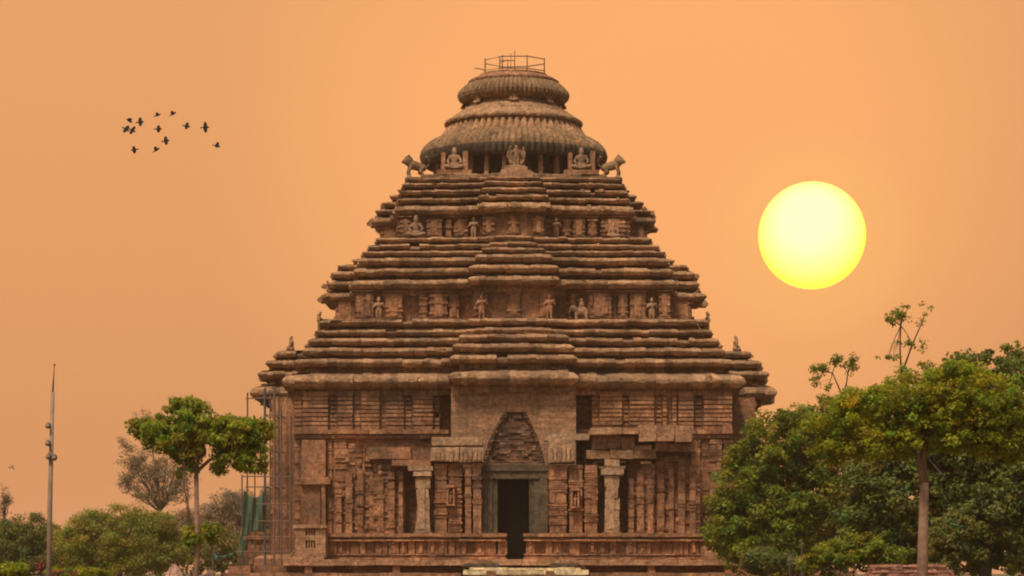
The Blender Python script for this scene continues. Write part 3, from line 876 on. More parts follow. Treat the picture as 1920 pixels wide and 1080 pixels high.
# raised platform walls before the door, with the stair gap
YQ = 163.0
XQ = lambda px: X(px, YQ)
def platform(a, b, label):
    mb = MB(); zt, zb = Z(1000, YQ), Z(1049, YQ)
    mb.box(XQ(a), XQ(b), YQ + .25, YQ + 8.5, zb, zt - .2, .85)
    def run(z0, z1, out, tn, ln=1.2):
        x = XQ(a) - out * .4
        while x < XQ(b) + out * .4 - .05:
            x2 = min(XQ(b) + out * .4, x + random.uniform(.6, ln))
            mb.box(x, x2 - .012, YQ - out + random.uniform(-.03, .03), YQ + 1, z0, z1, tn * random.uniform(.8, 1.2), .02); x = x2
    run(zt - .22, zt, .3, 1.0); run(zt - .36, zt - .24, .1, .75); run(zt - .48, zt - .38, .22, 1.15); run(zb, zb + .12, .3, 1.1); run(zb + .14, zb + .24, .12, .8); run(zb + .26, zb + .34, .2, 1.05)
    x = XQ(a) + .05
    while x < XQ(b) - .3:
        wd = random.uniform(.2, .7)
        if random.random() < .85:
            d = random.uniform(-.02, .18)
            mb.box(x, x + wd, YQ + d, YQ + 1, zb + .34, zt - .48, random.uniform(.7, 1.3), .02)
            if wd > .4 and random.random() < .7:
                mb.box(x + wd * .3, x + wd * .65, YQ + d - .1, YQ + d + .1, zb + .42, zt - .55 - random.uniform(0, .3), random.uniform(.9, 1.4), .03)
                mb.ball((x + wd * .47, YQ + d - .1, zt - .62), .09, 6, 1.2)
        x += wd + random.uniform(.03, .12)
    tb(mb, 'platform_wall', M['wall'], label=label)
platform(609, 947, 'carved platform wall left of the stair gap')
platform(985, 1320, 'carved platform wall right of the stair gap')
# porch floor behind the platform walls, broken by the passage
fl = MB()
for a, b in ((609, 930), (998, 1320)):
    fl.box(XQ(a) + .2, XQ(b), YQ + 8.4, YF + .3, 2.6, 4.55, .9)
tb(fl, 'porch_floor', M['wall'])
plinth = MB()
sweep(plinth, stepped(15.2, [(6.0, 17.8)]), [(.2, 0), (.2, 2.5), (0, 2.6), (0, 3.2), (-.3, 3.4), (-1.6, 3.5)], 1.1, .03, .03)
tb(plinth, 'plinth', M['wall'])

# ------------------------------------------------------------------ railing on the very top
rail = thing('roof_railing', (0, CY, 37.5), 'rusty pipe railing with lightning rods on the temple top', 'railing')
ORR = (0, CY, 37.5)
def rb(mb, name, mat='rust'):
    o = mb.build(name, M[mat], None, ORR); o.location = (0, 0, 0); o.parent = rail; return o
pts = [(2.1 * math.cos(R(22.5 + 45 * k)), CY + 2.1 * math.sin(R(22.5 + 45 * k))) for k in range(8)]
pts = [(x * 1.08 + .08, y) for x, y in pts]
for k, (x, y) in enumerate(pts):
    mb = MB(); mb.tube([(x, y, 37.3), (x, y, 38.5)], .045, 6); rb(mb, 'post')
for z in (37.62, 38.42):
    mb = MB(); mb.tube([(x, y, z + random.uniform(-.04, .04)) for x, y in pts + pts[:1]], .04, 6); rb(mb, 'rail')
for px, top, r_ in ((937, 105, .06), (952, 112, .045), (958, 100, .035), (965, 95, .05)):
    p = at(px, top, CY); mb = MB(); mb.tube([(p.x, CY, 37.3), (p.x, CY, p.z)], [r_, r_ * .6], 6); rb(mb, 'lightning_rod')
mb = MB(); mb.tube([(at(937, 0, CY).x, CY, 38.5), (at(966, 0, CY).x, CY, 38.5)], .035, 6); mb.tube([at(952, 112, CY), at(937, 118, CY)], .03, 6); rb(mb, 'crossbar')
p = at(890, 128, CY); mb = MB(); mb.tube([p, at(906, 130, CY), at(912, 142, CY)], .04, 6); rb(mb, 'bent_pipe')

# ------------------------------------------------------------------ terrace, steps and small masonry before the temple
random.seed(31)
def coursed(mb, x0, x1, y0, y1, z0, z1, ln=1.2, tone=1.0, j=.02):
    x = x0
    while x < x1 - .05:
        x2 = min(x1, x + random.uniform(ln * .5, ln * 1.2))
        if x1 - x2 < ln * .25: x2 = x1
        mb.box(x, x2 - .012, y0 + random.uniform(-.03, .03), y1, z0, z1 + random.uniform(-.02, .02), tone * random.uniform(.8, 1.2), j); x = x2
YT = 159.5
XT = lambda px: X(px, YT)
ter = thing('stone_terrace', (0, YT, 0), 'long low sandstone terrace across the foot of the temple', 'terrace')
def terb(mb, name, mat, label=None):
    o = mb.build(name, M[mat], None, (0, YT, 0)); o.location = (0, 0, 0); o.parent = ter
    if label: o['label'] = label
    return o
mb = MB(); coursed(mb, XT(532), XT(1390), YT, YT + 5, Z(1060, YT), Z(1049, YT), 1.6, 1.15); terb(mb, 'coping', 'plain')
mb = MB(); coursed(mb, XT(425), XT(1480), YT + .9, YT + 12, 0, Z(1061, YT), 1.6, .8)
for px in (455, 570, 735, 1085, 1215, 1360): mb.box(XT(px), XT(px + 14), YT + .2, YT + 1, 0, Z(1061, YT), 1.1, .02)
terb(mb, 'retaining_wall', 'wall')
mb = MB(); coursed(mb, XT(425), XT(866), YT - 2, YT + 1, 0, Z(1074.5, YT), 1.6, 1.1); coursed(mb, XT(1104), XT(1600), YT - 2, YT + 1, 0, Z(1074, YT), 1.6, 1.1); terb(mb, 'kerb', 'wall')
mb = MB(); coursed(mb, XT(1380), XT(1590), YT - .4, YT + 3, 0, Z(1065, YT), 1.6, 1.0); terb(mb, 'end_wall', 'brick')
# slanting end block on the right
blk = MB(); coursed(blk, XT(1322), XT(1382), YT + .6, YT + 6, Z(1049, YT), Z(1036, YT), 1.0, 1.0); coursed(blk, XT(1322), XT(1345), YT + .8, YT + 6, Z(1036, YT), Z(1024, YT), .9, 1.0)
tag(blk.build('stone_block', M['plain'], None, (XT(1350), YT + 3, Z(1049, YT))), 'pinkish stepped stone block at the right end of the terrace', 'stone block')
st = thing('staircase', (.5, 157, 0), 'pale yellow new sandstone steps in front of the temple door', 'steps')
def sb(mb, name, mat='step'):
    o = mb.build(name, M[mat], None, (.5, 157, 0)); o.location = (0, 0, 0); o.parent = st; return o
XS = lambda px: X(px, 156)
for k, (a, b, yt, y0) in enumerate(((880, 1090, 1064.5, 156.9), (868, 1104, 1068, 156.3))):
    mb = MB(); coursed(mb, XS(a), XS(b), y0, 159.4, Z(yt, 156) - .3, Z(yt, 156), 1.4, 1.1); sb(mb, 'step')
mb = MB(); mb.box(XS(878), XS(1092), 156.6, 159.3, 0, 2.38, 1.0); sb(mb, 'riser')
for px in (912, 1023):
    mb = MB(); mb.box(XS(px), XS(px + 16), 156.0, 157.4, 0, 2.34, .8, .02); sb(mb, 'newel', 'wall')
for a, b, nm in ((868, 934, 'left'), (1034, 1088, 'right')):
    mb = MB()
    for k in range(3): mb.ball((XS(a + (b - a) * (k + .5) / 3), 158.6, Z(1062, 158.6)), ((XS(b) - XS(a)) / 4.4, .5, .22), 10, .6)
    o = mb.build('boulder', M['chlorite'], None, (XS((a + b) / 2), 158.6, Z(1066, 158.6)), True)
    tag(o, f'dark grey worn stones lying at the {nm} end of the top step', 'stone')
# small pier with two barred windows at the left end
pier = thing('stone_pier', (XT(580), 161.5, 0), 'small square sandstone pier with two barred openings at the left end of the platform', 'pier')
def pb(mb, name, mat, par=None):
    o = mb.build(name, M[mat], None, (XT(580), 161.5, 0)); o.location = (0, 0, 0); o.parent = par or pier; return o
YI = 161.0
XI = lambda px: X(px, YI); ZI = lambda py: Z(py, YI)
mb = MB()
ys = [984, 990, 1004, 1013, 1027, 1046]
for i in range(5):
    if i in (1, 3):
        for a, b in ((553, 573), (591, 610)): mb.box(XI(a), XI(b), YI, YI + 1.8, ZI(ys[i + 1]), ZI(ys[i]), random.uniform(.9, 1.15), .015)
        mb.box(XI(573), XI(591), YI + .5, YI + 1.8, ZI(ys[i + 1]), ZI(ys[i]), .5)
    else: mb.box(XI(553 + i * .5 - (4 if i == 0 else 0)), XI(610 + (3 if i == 0 else 0)), YI - (.12 if i == 0 else 0), YI + 1.8, ZI(ys[i + 1]), ZI(ys[i]), random.uniform(.95, 1.15), .015)
body = pb(mb, 'pier_body', 'plain')
for y0, y1 in ((990, 1004), (1013, 1027)):
    mb = MB()
    for px in (577, 582, 587): mb.tube([(XI(px), YI + .15, ZI(y1)), (XI(px), YI + .15, ZI(y0))], [.07, .07], 8)
    pb(mb, 'window_bar', 'plain', body)
mb = MB(); mb.box(XI(530), XI(608), YI - .5, YI + 2, ZI(1050), ZI(1043), 1.1, .03); mb.box(XI(545), XI(608), YI - .3, YI + 2, ZI(1043), ZI(1037), 1.0, .03); pb(mb, 'pier_base', 'plain')

# ruined side wall behind the scaffold
mb = MB()
z = 0
while z < Z(1000, 186):
    h = random.uniform(.3, .5); coursed(mb, X(436 + z * 3, 186), X(530, 186), 186 + random.uniform(-.1, .1), 189, z, z + h - .03, 1.0, .75, .03); z += h
tag(mb.build('ruined_stone_wall', M['wall'], None, (X(480, 186), 186, 0)), 'low dark ruined stone wall behind the scaffold left of the temple', 'wall')

# brick bench wall on the right, under the umbrella tree
mb = MB()
for k in range(9):
    z1 = Z(1058 + (8 - k) * 5.2, 90); coursed(mb, X(1640 - (k % 2) * 3 - (8 - k) * 2.5, 90), X(1775 + (8 - k) * 5, 90), 90 + (k % 2) * .05, 91.2, z1 - .094, z1 - .012, .45, 1.15, .008)
mb.box(X(1640, 90), X(1775, 90), 90.1, 91.1, 0, Z(1062, 90), .8)
tag(mb.build('brick_wall', M['brick'], None, (X(1710, 90), 90.5, 0)), 'low reddish brick wall behind the trunk of the umbrella shaped tree', 'wall')

# ------------------------------------------------------------------ scaffold and nets
scf = thing('scaffold', (X(500, 180), 180, 0), 'thin steel pipe scaffold standing against the left flank of the temple', 'scaffold')
SO = (X(500, 180), 180, 0)
def scb(mb, name, mat):
    o = mb.build(name, M[mat], None, SO); o.location = (0, 0, 0); o.parent = scf; return o
Ya, Yb2 = 178.0, 182.0
for px, top, Yp, r_, mt in ((463, 736, Ya, .055, 'steel'), (497, 728, Ya, .085, 'steel'), (507, 733, Yb2, .05, 'steel'), (513.5, 724, Ya, .075, 'rust'), (524, 742, Yb2, .05, 'steel'), (528.5, 760, 171.0, .05, 'steel'), (546, 780, 171.0, .06, 'steel'), (455, 890, Yb2, .05, 'steel'), (478, 880, Yb2, .045, 'steel')):
    p = at(px, top, Yp); mb = MB(); mb.tube([(p.x, Yp, 0), (p.x + random.uniform(-.05, .05), Yp, p.z)], r_, 8, 1.0); scb(mb, 'pole', mt)
for y, a, b, Yp in ((747, 460, 523, Ya), (778, 495, 527, Ya), (800, 495, 527, Ya), (822, 495, 527, Ya), (845, 495, 527, Ya), (868, 495, 527, Ya), (893, 455, 550, 172.0), (913, 460, 530, Ya), (945, 480, 552, 171.0), (977, 480, 560, 171.0), (1007, 455, 552, 171.0), (1034, 440, 552, 171.0)):
    p, q = at(a, y, Yp), at(b, y + random.uniform(-2, 2), Yp); mb = MB(); mb.tube([p, q], .04, 6); scb(mb, 'crossbar', random.choice(('steel', 'rust')))
for px in (497, 513, 525):
    for y in (778, 845, 913):
        p = at(px, y, Ya); q = at(px, y, Yb2); mb = MB(); mb.tube([p, (p.x, Yb2, p.z)], .035, 6); scb(mb, 'brace', 'steel')
def net_mat():
    m, nt, bs = mat_new('green_safety_net', .8)
    vec = nd(nt, 'ShaderNodeNewGeometry').outputs['Position']
    c = rgbmix(nt, noise(nt, scaled(nt, vec, (2, 2, .4)), 1.2, 4, .6, .35, .65), (.06, .115, .065), (.12, .19, .115))
    nt.links.new(c, bs.inputs['Base Color'])
    tr = nd(nt, 'ShaderNodeBsdfTransparent'); mx = nd(nt, 'ShaderNodeMixShader', i={0: .35})
    nt.links.new(bs.outputs[0], mx.inputs[1]); nt.links.new(tr.outputs[0], mx.inputs[2]); nt.links.new(mx.outputs[0], nt.nodes['Material Output'].inputs['Surface'])
    return m
M['net'] = net_mat()
def net(quad, Y, name, label, seed, nx=26, nz_=20):
    rs = random.Random(seed); mb = MB(); vs, fs = [], []
    ph = [rs.uniform(0, 6) for _ in range(4)]
    for j in range(nz_ + 1):
        v = j / nz_
        for i in range(nx + 1):
            u = i / nx
            (ax, ay), (bx, by), (cx, cy), (dx, dy) = quad       # top left, top right, bottom right, bottom left
            sag = 14 * math.sin(math.pi * u) * (1 - v) ** 2
            x = (ax + (bx - ax) * u) * (1 - v) + (dx + (cx - dx) * u) * v
            y = (ay + (by - ay) * u) * (1 - v) + (dy + (cy - dy) * u) * v + sag + 4 * math.sin(5 * u + ph[3]) * v
            p = at(x + 1.2 * math.sin(9 * u + ph[0]) * v, y, Y)
            p.y += .16 * math.sin(14 * u + ph[1] + 2 * v) + .08 * math.sin(27 * u + ph[2]) + .1 * v
            vs.append(p)
    for j in range(nz_):
        for i in range(nx):
            a = j * (nx + 1) + i; fs.append((a, a + nx + 1, a + nx + 2, a + 1))
    mb.add(vs, fs)
    o = mb.build(name, M['net'], None, at((quad[2][0] + quad[3][0]) / 2, max(quad[2][1], quad[3][1]), Y), True)
    sol = o.modifiers.new('cloth', 'SOLIDIFY'); sol.thickness = .02
    tag(o, label, 'net')
net([(458, 918), (496, 920), (494, 998), (452, 1004)], 177.6, 'safety_net', 'green safety net hanging in folds from the scaffold', 1)
net([(452, 1004), (464, 1000), (462, 1036), (448, 1042)], 176.8, 'safety_net', 'narrow green net strip trailing down below the large hanging net', 2, 8, 10)
net([(398, 1034), (446, 1030), (446, 1042), (400, 1046)], 176.6, 'safety_net', 'low strip of green net lying across the rubble left of the scaffold', 4, 18, 6)

# ------------------------------------------------------------------ light mast and posts
Ym = 80
mast = thing('light_mast', (X(90, Ym), Ym, 0), 'tall slim grey mast with three small floodlights and a thin rod', 'light mast')
MO = (X(90, Ym), Ym, 0)
def mbld(mb, name, mat, par=None):
    o = mb.build(name, M[mat], None, MO, True); o.location = (0, 0, 0); o.parent = par or mast; return o
x_b, x_t = X(90, Ym), X(99, Ym)
mb = MB(); zt = Z(735, Ym); mb.tube([(x_b, Ym, 0), (X(93.5, Ym), Ym, Z(945, Ym)), (x_t, Ym, zt)], [.09, .075, .055], 14); mbld(mb, 'pole', 'mast')
mb = MB(); mb.tube([(x_t, Ym, zt), (X(102, Ym), Ym, Z(683, Ym))], [.028, .012], 8); mb.ball((X(102, Ym), Ym, Z(684, Ym)), .035); mbld(mb, 'rod', 'steel')
for px, py, s_ in ((91, 798, -1), (91, 831, -1), (92, 856, -1), (103, 858, 1)):
    c = at(px, py, Ym); mb = MB(); mb.ball((c.x, Ym - .06, c.z), (.085, .11, .1), 12); mb.tube([(c.x, Ym - .06, c.z), (c.x - s_ * .12, Ym, c.z + .02)], .03, 6); fl_ = mbld(mb, 'floodlight', 'steel')
    mb = MB(); mb.tube([(c.x, Ym - .15, c.z - .02), (c.x, Ym - .19, c.z - .03)], .07, 12); mbld(mb, 'lens', 'mast', fl_)
mb = MB(); mb.tube([(X(1503, 118), 118, 0), (X(1503, 118), 118, Z(1009, 118))], [.03, .025], 8); mb.tube([(X(1480, 118), 118, Z(1050, 118)), (X(1503, 118), 118, Z(1050, 118))], .03, 6); mb.tube([(X(1481, 118), 118, 0), (X(1481, 118), 118, Z(1033, 118))], .03, 6)
tag(mb.build('metal_post', M['steel'], None, (X(1503, 118), 118, 0)), 'thin grey metal post with a short side rail by the shrubs right of the temple', 'post')

# ------------------------------------------------------------------ birds
def bird_mesh(spread, lift, sweep_):
    mb = MB()
    mb.tube([(-.26, 0, 0), (-.18, 0, 0), (-.05, 0, .01), (.08, 0, .01), (.16, 0, .02), (.21, 0, .02), (.25, 0, .015)], [.02, .05, .085, .08, .055, .045, .008], 8)
    mb.add([(-.2, -.02, 0), (-.2, .02, 0), (-.36, .07, 0), (-.38, 0, 0), (-.36, -.07, 0), (-.28, 0, .015)], [(0, 5, 1), (1, 5, 2), (5, 3, 2), (5, 4, 3), (0, 4, 5), (0, 1, 2, 3, 4)])
    for s_ in (-1, 1):
        pr = []
        for u, ch in ((0, .26), (.3, .27), (.6, .23), (.85, .15), (1, .03)):
            y = s_ * (.04 + spread * u * math.cos(lift)); z = .03 + spread * u * math.sin(lift) * (1 if u < .5 else .9)
            x0 = .08 + .04 * math.sin(u * 3) - sweep_ * u * u
            pr.append(((x0, y, z), (x0 - ch, y, z - .01), (x0 - ch * .4, y, z + .018)))
        vs = [q for r_ in pr for q in r_]; fs = []
        for i in range(len(pr) - 1):
            for a, b in ((0, 2), (2, 1), (1, 0)): fs.append((i * 3 + a, i * 3 + b, i * 3 + 3 + b, i * 3 + 3 + a))
        fs += [(0, 1, 2), tuple(len(vs) - 3 + k for k in (0, 2, 1))]
        mb.add(vs, fs)
    return mb
flock = [(242.5, 227, 10, .30, .9, 1.0, -35, 'black bird at the top of the tight trio on the left of the flock'),
         (237, 243, 62, .34, .1, 1.0, -30, 'black bird furthest left in the flock, lowest of its overlapping pair'),
         (249, 245, 70, .36, .1, .95, -28, 'black bird with slanting wings at the right of the tight left trio'),
         (264, 229, 80, .32, .2, 1.0, 5, 'black bird with upright wings just right of the tight left trio'),
         (296, 216, 50, .24, .5, .9, 20, 'small black bird second from the top, left of the topmost bird'),
         (325, 213.5, 40, .26, .7, .95, 30, 'topmost black bird of the flock with one raised wing'),
         (298, 242, 85, .26, .1, .95, 0, 'narrow black bird in the centre of the flock, between upper and lower birds'),
         (312, 264, 82, .30, .15, 1.0, 8, 'cross shaped black bird below the centre of the flock'),
         (294, 281, 45, .28, .6, 1.0, 30, 'triangle shaped black bird on the lower edge below the cross shaped one'),
         (251, 281, 80, .27, .1, .9, -170, 'black bird alone at the lower left below the tight trio'),
         (351, 237, 75, .27, .3, .95, -10, 'black bird third from the right end of the flock'),
         (386, 239, 84, .36, .12, 1.05, 4, 'large black bird with tall spread wings, second from the right end'),
         (407.5, 274, 60, .28, .5, .95, -15, 'black bird furthest right in the flock, lower than its neighbour')]
for px, py, roll, sp, lf, s_, pitch, lb in flock:
    mb = bird_mesh(sp, lf, .08)
    o = mb.build('bird', M['bird'], None, (0, 0, 0), False)
    o.location = at(px, py, 150); o.scale = (s_ * .78,) * 3
    o.rotation_euler = Matrix.Rotation(R(-pitch), 3, 'Y').to_4x4().to_euler()
    o.rotation_euler = (Matrix.Rotation(R(-pitch), 3, 'Y') @ Matrix.Rotation(R(roll), 3, 'X')).to_euler()
    tag(o, lb, 'bird', 'birds flying in a loose flock left of the temple top')

# ------------------------------------------------------------------ low sun disc
def sun_disc():
    D = 9000.0
    c = at(1522.5, 441.5, D); r = 100.5 * D / F
    mb = MB(); mb.ball((0, 0, 0), r, 96)
    m = bpy.data.materials.new('sun_glow'); m.use_nodes = True; nt = m.node_tree; nt.nodes.clear()
    o_ = nd(nt, 'ShaderNodeOutputMaterial'); em = nd(nt, 'ShaderNodeEmission', i={'Strength': 1.25})
    g_ = nd(nt, 'ShaderNodeNewGeometry'); d_ = nd(nt, 'ShaderNodeVectorMath', operation='DOT_PRODUCT'); d_.inputs[1].default_value = Vector((-.16, -1, .22)).normalized()
    nt.links.new(g_.outputs['Normal'], d_.inputs[0])
    rp = nd(nt, 'ShaderNodeValToRGB'); e = rp.color_ramp.elements
    e[0].position = .12; e[0].color = lin(254, 250, 84); e[1].position = .9; e[1].color = lin(255, 255, 192)
    q = e.new(.6); q.color = lin(255, 254, 150)
    nt.links.new(d_.outputs['Value'], rp.inputs[0]); nt.links.new(rp.outputs[0], em.inputs[0]); nt.links.new(em.outputs[0], o_.inputs[0])
    o = mb.build('sun', m, None, (0, 0, 0), True); o.location = c
    tag(o, 'large pale yellow sun disc glowing in the orange sky right of the temple', 'sun')
sun_disc()

# ------------------------------------------------------------------ trees and shrubs
def leaves_mesh(name, pts, nrm_, size, tint, mat, parent, origin, aspect=.45, droop=.0):
    n = len(pts)
    nr = nrm_ / (np.linalg.norm(nrm_, axis=1, keepdims=True) + 1e-9)
    a = np.cross(nr, rng.normal(size=(n, 3))); a /= np.linalg.norm(a, axis=1, keepdims=True) + 1e-9
    a[:, 2] -= droop; a /= np.linalg.norm(a, axis=1, keepdims=True) + 1e-9
    b = np.cross(nr, a); b /= np.linalg.norm(b, axis=1, keepdims=True) + 1e-9
    s = (size * rng.uniform(.6, 1.35, size=n))[:, None]
    v = np.empty((n, 4, 3))
    v[:, 0] = pts - a * s * .5; v[:, 2] = pts + a * s * .5
    v[:, 1] = pts + b * s * aspect * .5 + nr * s * .08; v[:, 3] = pts - b * s * aspect * .5 + nr * s * .08
    v = v.reshape(-1, 3) - np.array(origin)
    me = bpy.data.meshes.new(name)
    me.vertices.add(4 * n); me.vertices.foreach_set('co', v.ravel())
    me.loops.add(4 * n); me.loops.foreach_set('vertex_index', np.arange(4 * n, dtype=np.int32))
    me.polygons.add(n); me.polygons.foreach_set('loop_start', np.arange(0, 4 * n, 4, dtype=np.int32)); me.polygons.foreach_set('loop_total', np.full(n, 4, dtype=np.int32))
    at_ = me.attributes.new('tint', 'FLOAT_COLOR', 'FACE')
    at_.data.foreach_set('color', np.hstack([tint, np.ones((n, 1))]).ravel())
    me.update(calc_edges=True); me.validate()
    me.materials.append(mat)
    o = bpy.data.objects.new(name, me); col.objects.link(o); o.parent = parent
    return o
def tree(name, label, cat, base_px, Y, lobes, trunk_r, mat, n_cl, per, cl_r, leaf, fork_py=None, bark='bark_dark', group=None, nbr=14, seed=1, hue=.25, aspect=.5, shell=.55, droop=.0, depth=1.0, kid='crown', lean=0, forks=None):
    """lobes: (px, py, half width px, half height px); each lobe is an ellipsoid of foliage as deep as it is wide"""
    global rng
    rng = np.random.default_rng(seed); rs = random.Random(seed)
    s = Y / F
    bx = X(base_px, Y); base = (bx, Y, 0)
    root = thing(name, base, label, cat, group)
    cen, cr = [], []
    area = np.array([l[2] * l[3] for l in lobes], float); area /= area.sum()
    for i in range(n_cl):
        l = lobes[rng.choice(len(lobes), p=area)]
        c = at(l[0], l[1], Y); c = np.array(c) + np.array((0, (l[4] if len(l) > 4 else 0), 0))
        d = rng.normal(size=3); d /= np.linalg.norm(d)
        q = rng.uniform(shell, 1.0) if rng.random() < .8 else rng.uniform(0, 1)
        cen.append(c + d * q * np.array((l[2] * s, l[2] * s * depth, l[3] * s)))
        cr.append(cl_r * rng.uniform(.6, 1.3))
    cen = np.array(cen); cr = np.array(cr)
    mid = cen.mean(axis=0)
    n = n_cl * per
    idx = np.repeat(np.arange(n_cl), per)
    off = rng.normal(size=(n, 3)); ln = np.linalg.norm(off, axis=1, keepdims=True)
    off = off / ln * rng.uniform(.1, 1, size=(n, 1)) ** .5
    pts = cen[idx] + off * cr[idx][:, None] * np.array((1, 1, .7))
    pts[:, 2] = np.maximum(pts[:, 2], .08)
    nr = off * .8 + rng.normal(size=(n, 3)) * .55 + np.array((0, -.15, .65))
    base_t = rng.uniform(1 - hue, 1 + hue, size=n_cl)[idx] * rng.uniform(.8, 1.2, size=n)
    warm = rng.normal(0, hue * .5, size=n_cl)[idx] + rng.normal(0, .06, size=n)
    tint = np.stack([base_t * (1 + warm), base_t, base_t * (1 - warm * .5)], axis=1).clip(.2, 2.2)
    leaves_mesh(kid, pts, nr, leaf, tint, M[mat], root, base, aspect, droop)
    # trunk and limbs
    if trunk_r:
        mb = MB()
        if fork_py is None: fork_py = 1075 - (1075 - min(l[1] for l in lobes)) * .45
        fk = at(base_px + lean, fork_py, Y)
        p0 = Vector(base); pm = p0.lerp(fk, .5) + Vector((rs.uniform(-.1, .1), rs.uniform(-.1, .1), 0))
        stems = [fk]
        mb.tube([p0, p0.lerp(pm, .12), pm, fk], [trunk_r * 1.35, trunk_r * 1.05, trunk_r * .92, trunk_r * .75], 12)
        if forks:
            stems = []
            for fx, fy in forks:
                e_ = at(fx, fy, Y); e_.y += rs.uniform(-.4, .4); mb.tube([fk - Vector((0, 0, .1)), fk.lerp(e_, .5) + Vector((rs.uniform(-.08, .08), 0, .05)), e_], [trunk_r * .7, trunk_r * .55, trunk_r * .42], 9); stems.append(e_)
        pick = rs.sample(range(n_cl), min(nbr, n_cl))
        for k in pick:
            if cen[k][2] < fk.z * .55: continue
            e_ = Vector(cen[k]); st_ = min(stems, key=lambda q: (q - e_).length)
            m_ = st_.lerp(e_, .45) + Vector((rs.uniform(-.2, .2), rs.uniform(-.2, .2), .15)) * (st_ - e_).length * .25
            mb.tube([st_, m_, e_], [trunk_r * .4, trunk_r * .24, trunk_r * .07], 7)
            near = np.argsort(np.linalg.norm(cen - cen[k], axis=1))[1:4]
            for kk in near:
                f_ = Vector(cen[kk]); mb.tube([m_, m_.lerp(f_, .6) + Vector((0, 0, .05)), f_], [trunk_r * .18, trunk_r * .1, trunk_r * .04], 5)
        o = mb.build('trunk', M[bark], None, base, True); o.location = (0, 0, 0); o.parent = root
    return root

# right side
tree('umbrella_tree', 'bright yellow green umbrella shaped tree with a slim forked trunk in the right foreground', 'tree', 1733, 75,
     [(1640, 770, 95, 45), (1730, 735, 110, 52), (1830, 750, 100, 55), (1560, 800, 50, 32), (1900, 770, 60, 50), (1650, 830, 85, 32), (1745, 810, 100, 42), (1850, 815, 80, 38), (1780, 700, 70, 26), (1560, 845, 40, 22), (1880, 830, 60, 36), (1800, 780, 90, 50)],
     .17, 'leaf_lime', 780, 85, .26, .115, 905, 'bark', seed=3, hue=.32, nbr=26, forks=[(1712, 835), (1738, 820)], aspect=.5)
tree('broad_tree', 'broad leafy tree hiding the right corner of the temple', 'tree', 1470, 132,
     [(1470, 840, 85, 70), (1400, 900, 62, 72), (1545, 795, 80, 52), (1376, 985, 56, 70), (1470, 960, 95, 85), (1560, 900, 90, 95), (1440, 1035, 100, 44), (1610, 770, 50, 36), (1350, 940, 24, 30)],
     .35, 'leaf_green', 900, 70, .46, .21, 1000, seed=5, hue=.4, nbr=20)
tree('dense_tree', 'dense dark green tree behind the umbrella tree at the right edge', 'tree', 1850, 115,
     [(1840, 690, 62, 36), (1890, 720, 60, 50), (1760, 850, 90, 95), (1880, 860, 85, 120), (1690, 920, 90, 90), (1830, 980, 110, 90), (1910, 1010, 60, 70), (1640, 900, 60, 80), (1620, 1000, 70, 70), (1720, 1020, 80, 60), (1800, 900, 90, 80), (1880, 920, 70, 70), (1860, 830, 80, 60), (1900, 880, 60, 60)],
     .32, 'leaf_dark', 1150, 70, .48, .22, 1000, seed=8, hue=.38, nbr=20)
hedge = tree('hedge', 'long dark hedge closing the view low down behind the right hand trees', 'hedge', 1650, 150,
     [(1400 + 75 * k, 990 + (k % 3) * 8, 62, 90) for k in range(8)], 0, 'leaf_dark', 560, 70, .7, .3, seed=9, hue=.3)
tree('slender_tree', 'thin twin stemmed tree rising high above the other trees on the right', 'tree', 1690, 128,
     [(1688, 590, 28, 24), (1670, 600, 18, 10), (1734, 578, 17, 12), (1727, 600, 8, 12), (1700, 645, 24, 10), (1665, 668, 26, 8), (1732, 650, 7, 14)],
     .07, 'leaf_green', 60, 16, .22, .17, 700, seed=12, hue=.25, nbr=10, shell=.1, forks=[(1690, 610), (1729, 600)], aspect=.4, droop=.4)
tree('sparse_tree', 'sparse leaning tree top showing above the broad tree on its right', 'tree', 1590, 140,
     [(1540, 690, 22, 14), (1570, 675, 26, 12), (1598, 685, 12, 22), (1528, 710, 10, 16), (1556, 725, 16, 8)],
     .07, 'leaf_green', 55, 16, .28, .2, 740, seed=14, hue=.25, nbr=10, shell=.1, lean=-10, forks=[(1590, 700), (1560, 700)], aspect=.4, droop=.4)
tree('sparse_tree', 'sparse light crown at the right picture edge above the dense tree', 'tree', 1925, 125,
     [(1905, 665, 16, 22), (1925, 680, 26, 26), (1885, 652, 16, 8)], .08, 'leaf_green', 40, 18, .28, .2, 740, seed=15, hue=.25, nbr=8, shell=.1)
tree('shrub', 'light green leafy shrub left of the umbrella tree trunk', 'shrub', 1600, 98,
     [(1570, 1040, 55, 26), (1620, 1030, 45, 30), (1660, 1045, 40, 24), (1520, 1055, 30, 16)], .04, 'leaf_green', 260, 55, .24, .14, 1075, seed=17, hue=.4)
tree('shrub', 'leafy shrub right of the umbrella tree trunk', 'shrub', 1780, 99,
     [(1775, 1010, 36, 40), (1800, 985, 26, 28), (1760, 1050, 30, 22)], .04, 'leaf_mid', 170, 55, .26, .14, 1075, seed=18, hue=.4)
tree('shrub', 'dark low shrub at the foot of the broad tree beside the terrace end', 'shrub', 1435, 128,
     [(1430, 1050, 46, 22), (1480, 1055, 30, 18)], .04, 'leaf_mid', 110, 60, .36, .18, 1078, seed=19, hue=.4)
